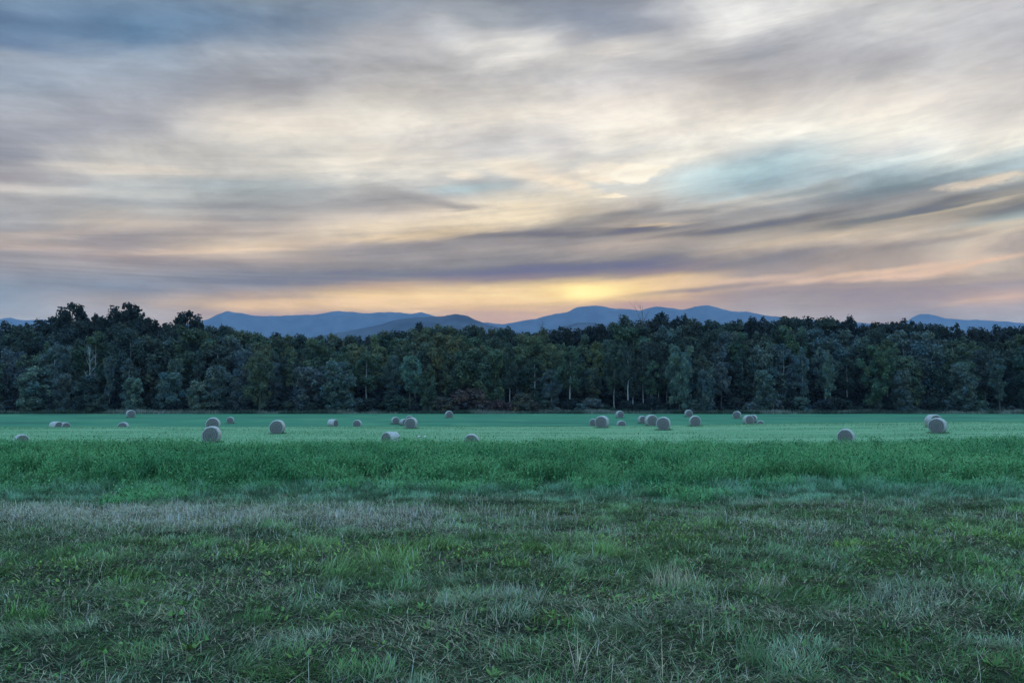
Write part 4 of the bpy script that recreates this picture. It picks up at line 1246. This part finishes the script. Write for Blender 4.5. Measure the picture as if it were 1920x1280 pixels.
def bale_meshes(seed):
    """unit bale: diameter 1 (x-z), axis y, length 0.82; slightly slumped and lumpy"""
    rg = np.random.default_rng(seed)
    seg = 56
    an = np.arange(seg) / seg * 2 * math.pi
    lump = 1 + 0.016 * np.sin(2 * an + rg.uniform(0, 6)) + 0.012 * np.sin(3 * an + rg.uniform(0, 6)) + 0.010 * np.sin(7 * an + rg.uniform(0, 6)) + rg.normal(0, 0.008, seg)
    ys = [-0.41, -0.402, -0.382, -0.34, -0.2, 0, 0.2, 0.34, 0.382, 0.402, 0.41]
    rs = [0.435, 0.462, 0.483, 0.497, 0.5, 0.503, 0.5, 0.497, 0.483, 0.462, 0.435]
    V = []
    for yv, r in zip(ys, rs):
        lr = lump * (1 + rg.normal(0, 0.004, seg))
        xx = r * lr * np.sin(an); zz = r * lr * np.cos(an)
        zz = np.where(zz < -0.43, -0.43 + (zz + 0.43) * 0.45, zz)       # flattened where it rests
        V.append(np.stack([xx * 1.01, np.full(seg, yv), zz], 1))
    ends = (V[0].copy(), V[-1].copy())
    V = np.array(V); a = len(ys)
    ii = np.arange(a * seg).reshape(a, seg); jj = np.roll(ii, -1, 1)
    Q = np.stack([ii[:-1].ravel(), jj[:-1].ravel(), jj[1:].ravel(), ii[1:].ravel()], 1)
    wrap = np_mesh("net_wrap", V.reshape(-1, 3), Q); wrap.materials.append(bm_wrap)
    out = []
    for ring, sgn in zip(ends, (-1, 1)):
        R = []
        for f in (1.0, 0.93, 0.75, 0.5, 0.25, 0.04):
            q = ring * [f, 1, f]
            q[:, 1] = ring[:, 1] + sgn * (0.018 * math.sqrt(1 - f * f) + 0.006 * math.sin(f * 31)) + rg.normal(0, 0.004, seg) * (f < 1)
            R.append(q)
        R = np.array(R); b = len(R)
        ii = np.arange(b * seg).reshape(b, seg); jj = np.roll(ii, -1, 1)
        Qe = np.stack([ii[:-1].ravel(), ii[1:].ravel(), jj[1:].ravel(), jj[:-1].ravel()], 1)
        me = np_mesh("straw_end", R.reshape(-1, 3), Qe)
        me.materials.append(bm_end); out.append(me)
    return wrap, out


PB = [bale_meshes(s) for s in (1, 2, 3)]
for i, ((px, py, dpx, turn, D0, label), (err, D, x, y, need)) in enumerate(zip(BALES, bale_pos)):
    g = float(ground(x, y))
    wrap, ends = PB[i % 3]
    va = math.degrees(math.atan2(x, y))
    root = empty("hay_bale", (x, y, g - 0.03), math.radians(-va + turn))
    root.scale = (D, D, D)
    w = link("net_wrap", wrap, None, root, (0, 0, 0.46))
    for me in ends:
        link("straw_end", me, None, root, (0, 0, 0.46))
    tag(root, label, "hay bale", "round hay bales left on the field")

# a scrap of white bale wrap lying at the far side of the tall grass
_, _, z = ray(791, 819.5)
y = 70.0
for _ in range(30):
    y = 0.5 * y + 0.5 * (CAM_Z - float(ground((791 - 960) / F * y, y))) / (-z) * ray(791, 819.5)[1]
x = (791 - 960) / F * y; z = float(ground(x, y)) + 0.02
n_ = 26
u = np.linspace(0, 1, n_); v = np.linspace(0, 1, 7)
U, W = np.meshgrid(u, v)
zz = 0.10 * fbm(U * 6, W * 3, 3, 3) + 0.06 * np.sin(U * 9) * W
V = np.stack([(U - .5).ravel() * 0.9, (W - .5).ravel() * 0.35, zz.ravel()], 1)
ii = np.arange(n_ * 7).reshape(7, n_)
Q = np.stack([ii[:-1, :-1].ravel(), ii[:-1, 1:].ravel(), ii[1:, 1:].ravel(), ii[1:, :-1].ravel()], 1)
wm, N = material("white_wrap")
bs = N.add('ShaderNodeBsdfPrincipled'); bs.inputs['Base Color'].default_value = (0.50, 0.50, 0.49, 1); bs.inputs['Roughness'].default_value = 0.4
n = N.noise(None, 9.0, 4); bp = N.add('ShaderNodeBump'); bp.inputs['Strength'].default_value = 0.5; N.put(bp.inputs['Height'], n); N.l.new(bp.outputs[0], bs.inputs['Normal'])
mo = N.add('ShaderNodeOutputMaterial'); N.l.new(bs.outputs[0], mo.inputs[0])
o = link("wrap_scrap", np_mesh("wrap_scrap", V, Q), wm, None, (x, y, z))
md = o.modifiers.new("thick", 'SOLIDIFY'); md.thickness = 0.01
tag(o, "white scrap of bale wrap lying at the tall grass between two sunken bales", "scrap")

# ------------------------------------------------------------------ render settings
S.view_settings.view_transform = 'Standard'; S.view_settings.look = 'None'
S.view_settings.exposure = 0.0; S.view_settings.gamma = 1.0; S.view_settings.use_curve_mapping = False
S.cycles.use_denoising = True; S.cycles.denoiser = 'OPENIMAGEDENOISE'; S.cycles.denoising_input_passes = 'RGB_ALBEDO_NORMAL'
S.cycles.max_bounces = 6; S.cycles.diffuse_bounces = 3; S.cycles.transmission_bounces = 4
S.cycles.volume_bounces = 0
bad = [k for k, v in USED.items() if v > 1 and "inside" not in k]
print("DUP LABELS", bad)
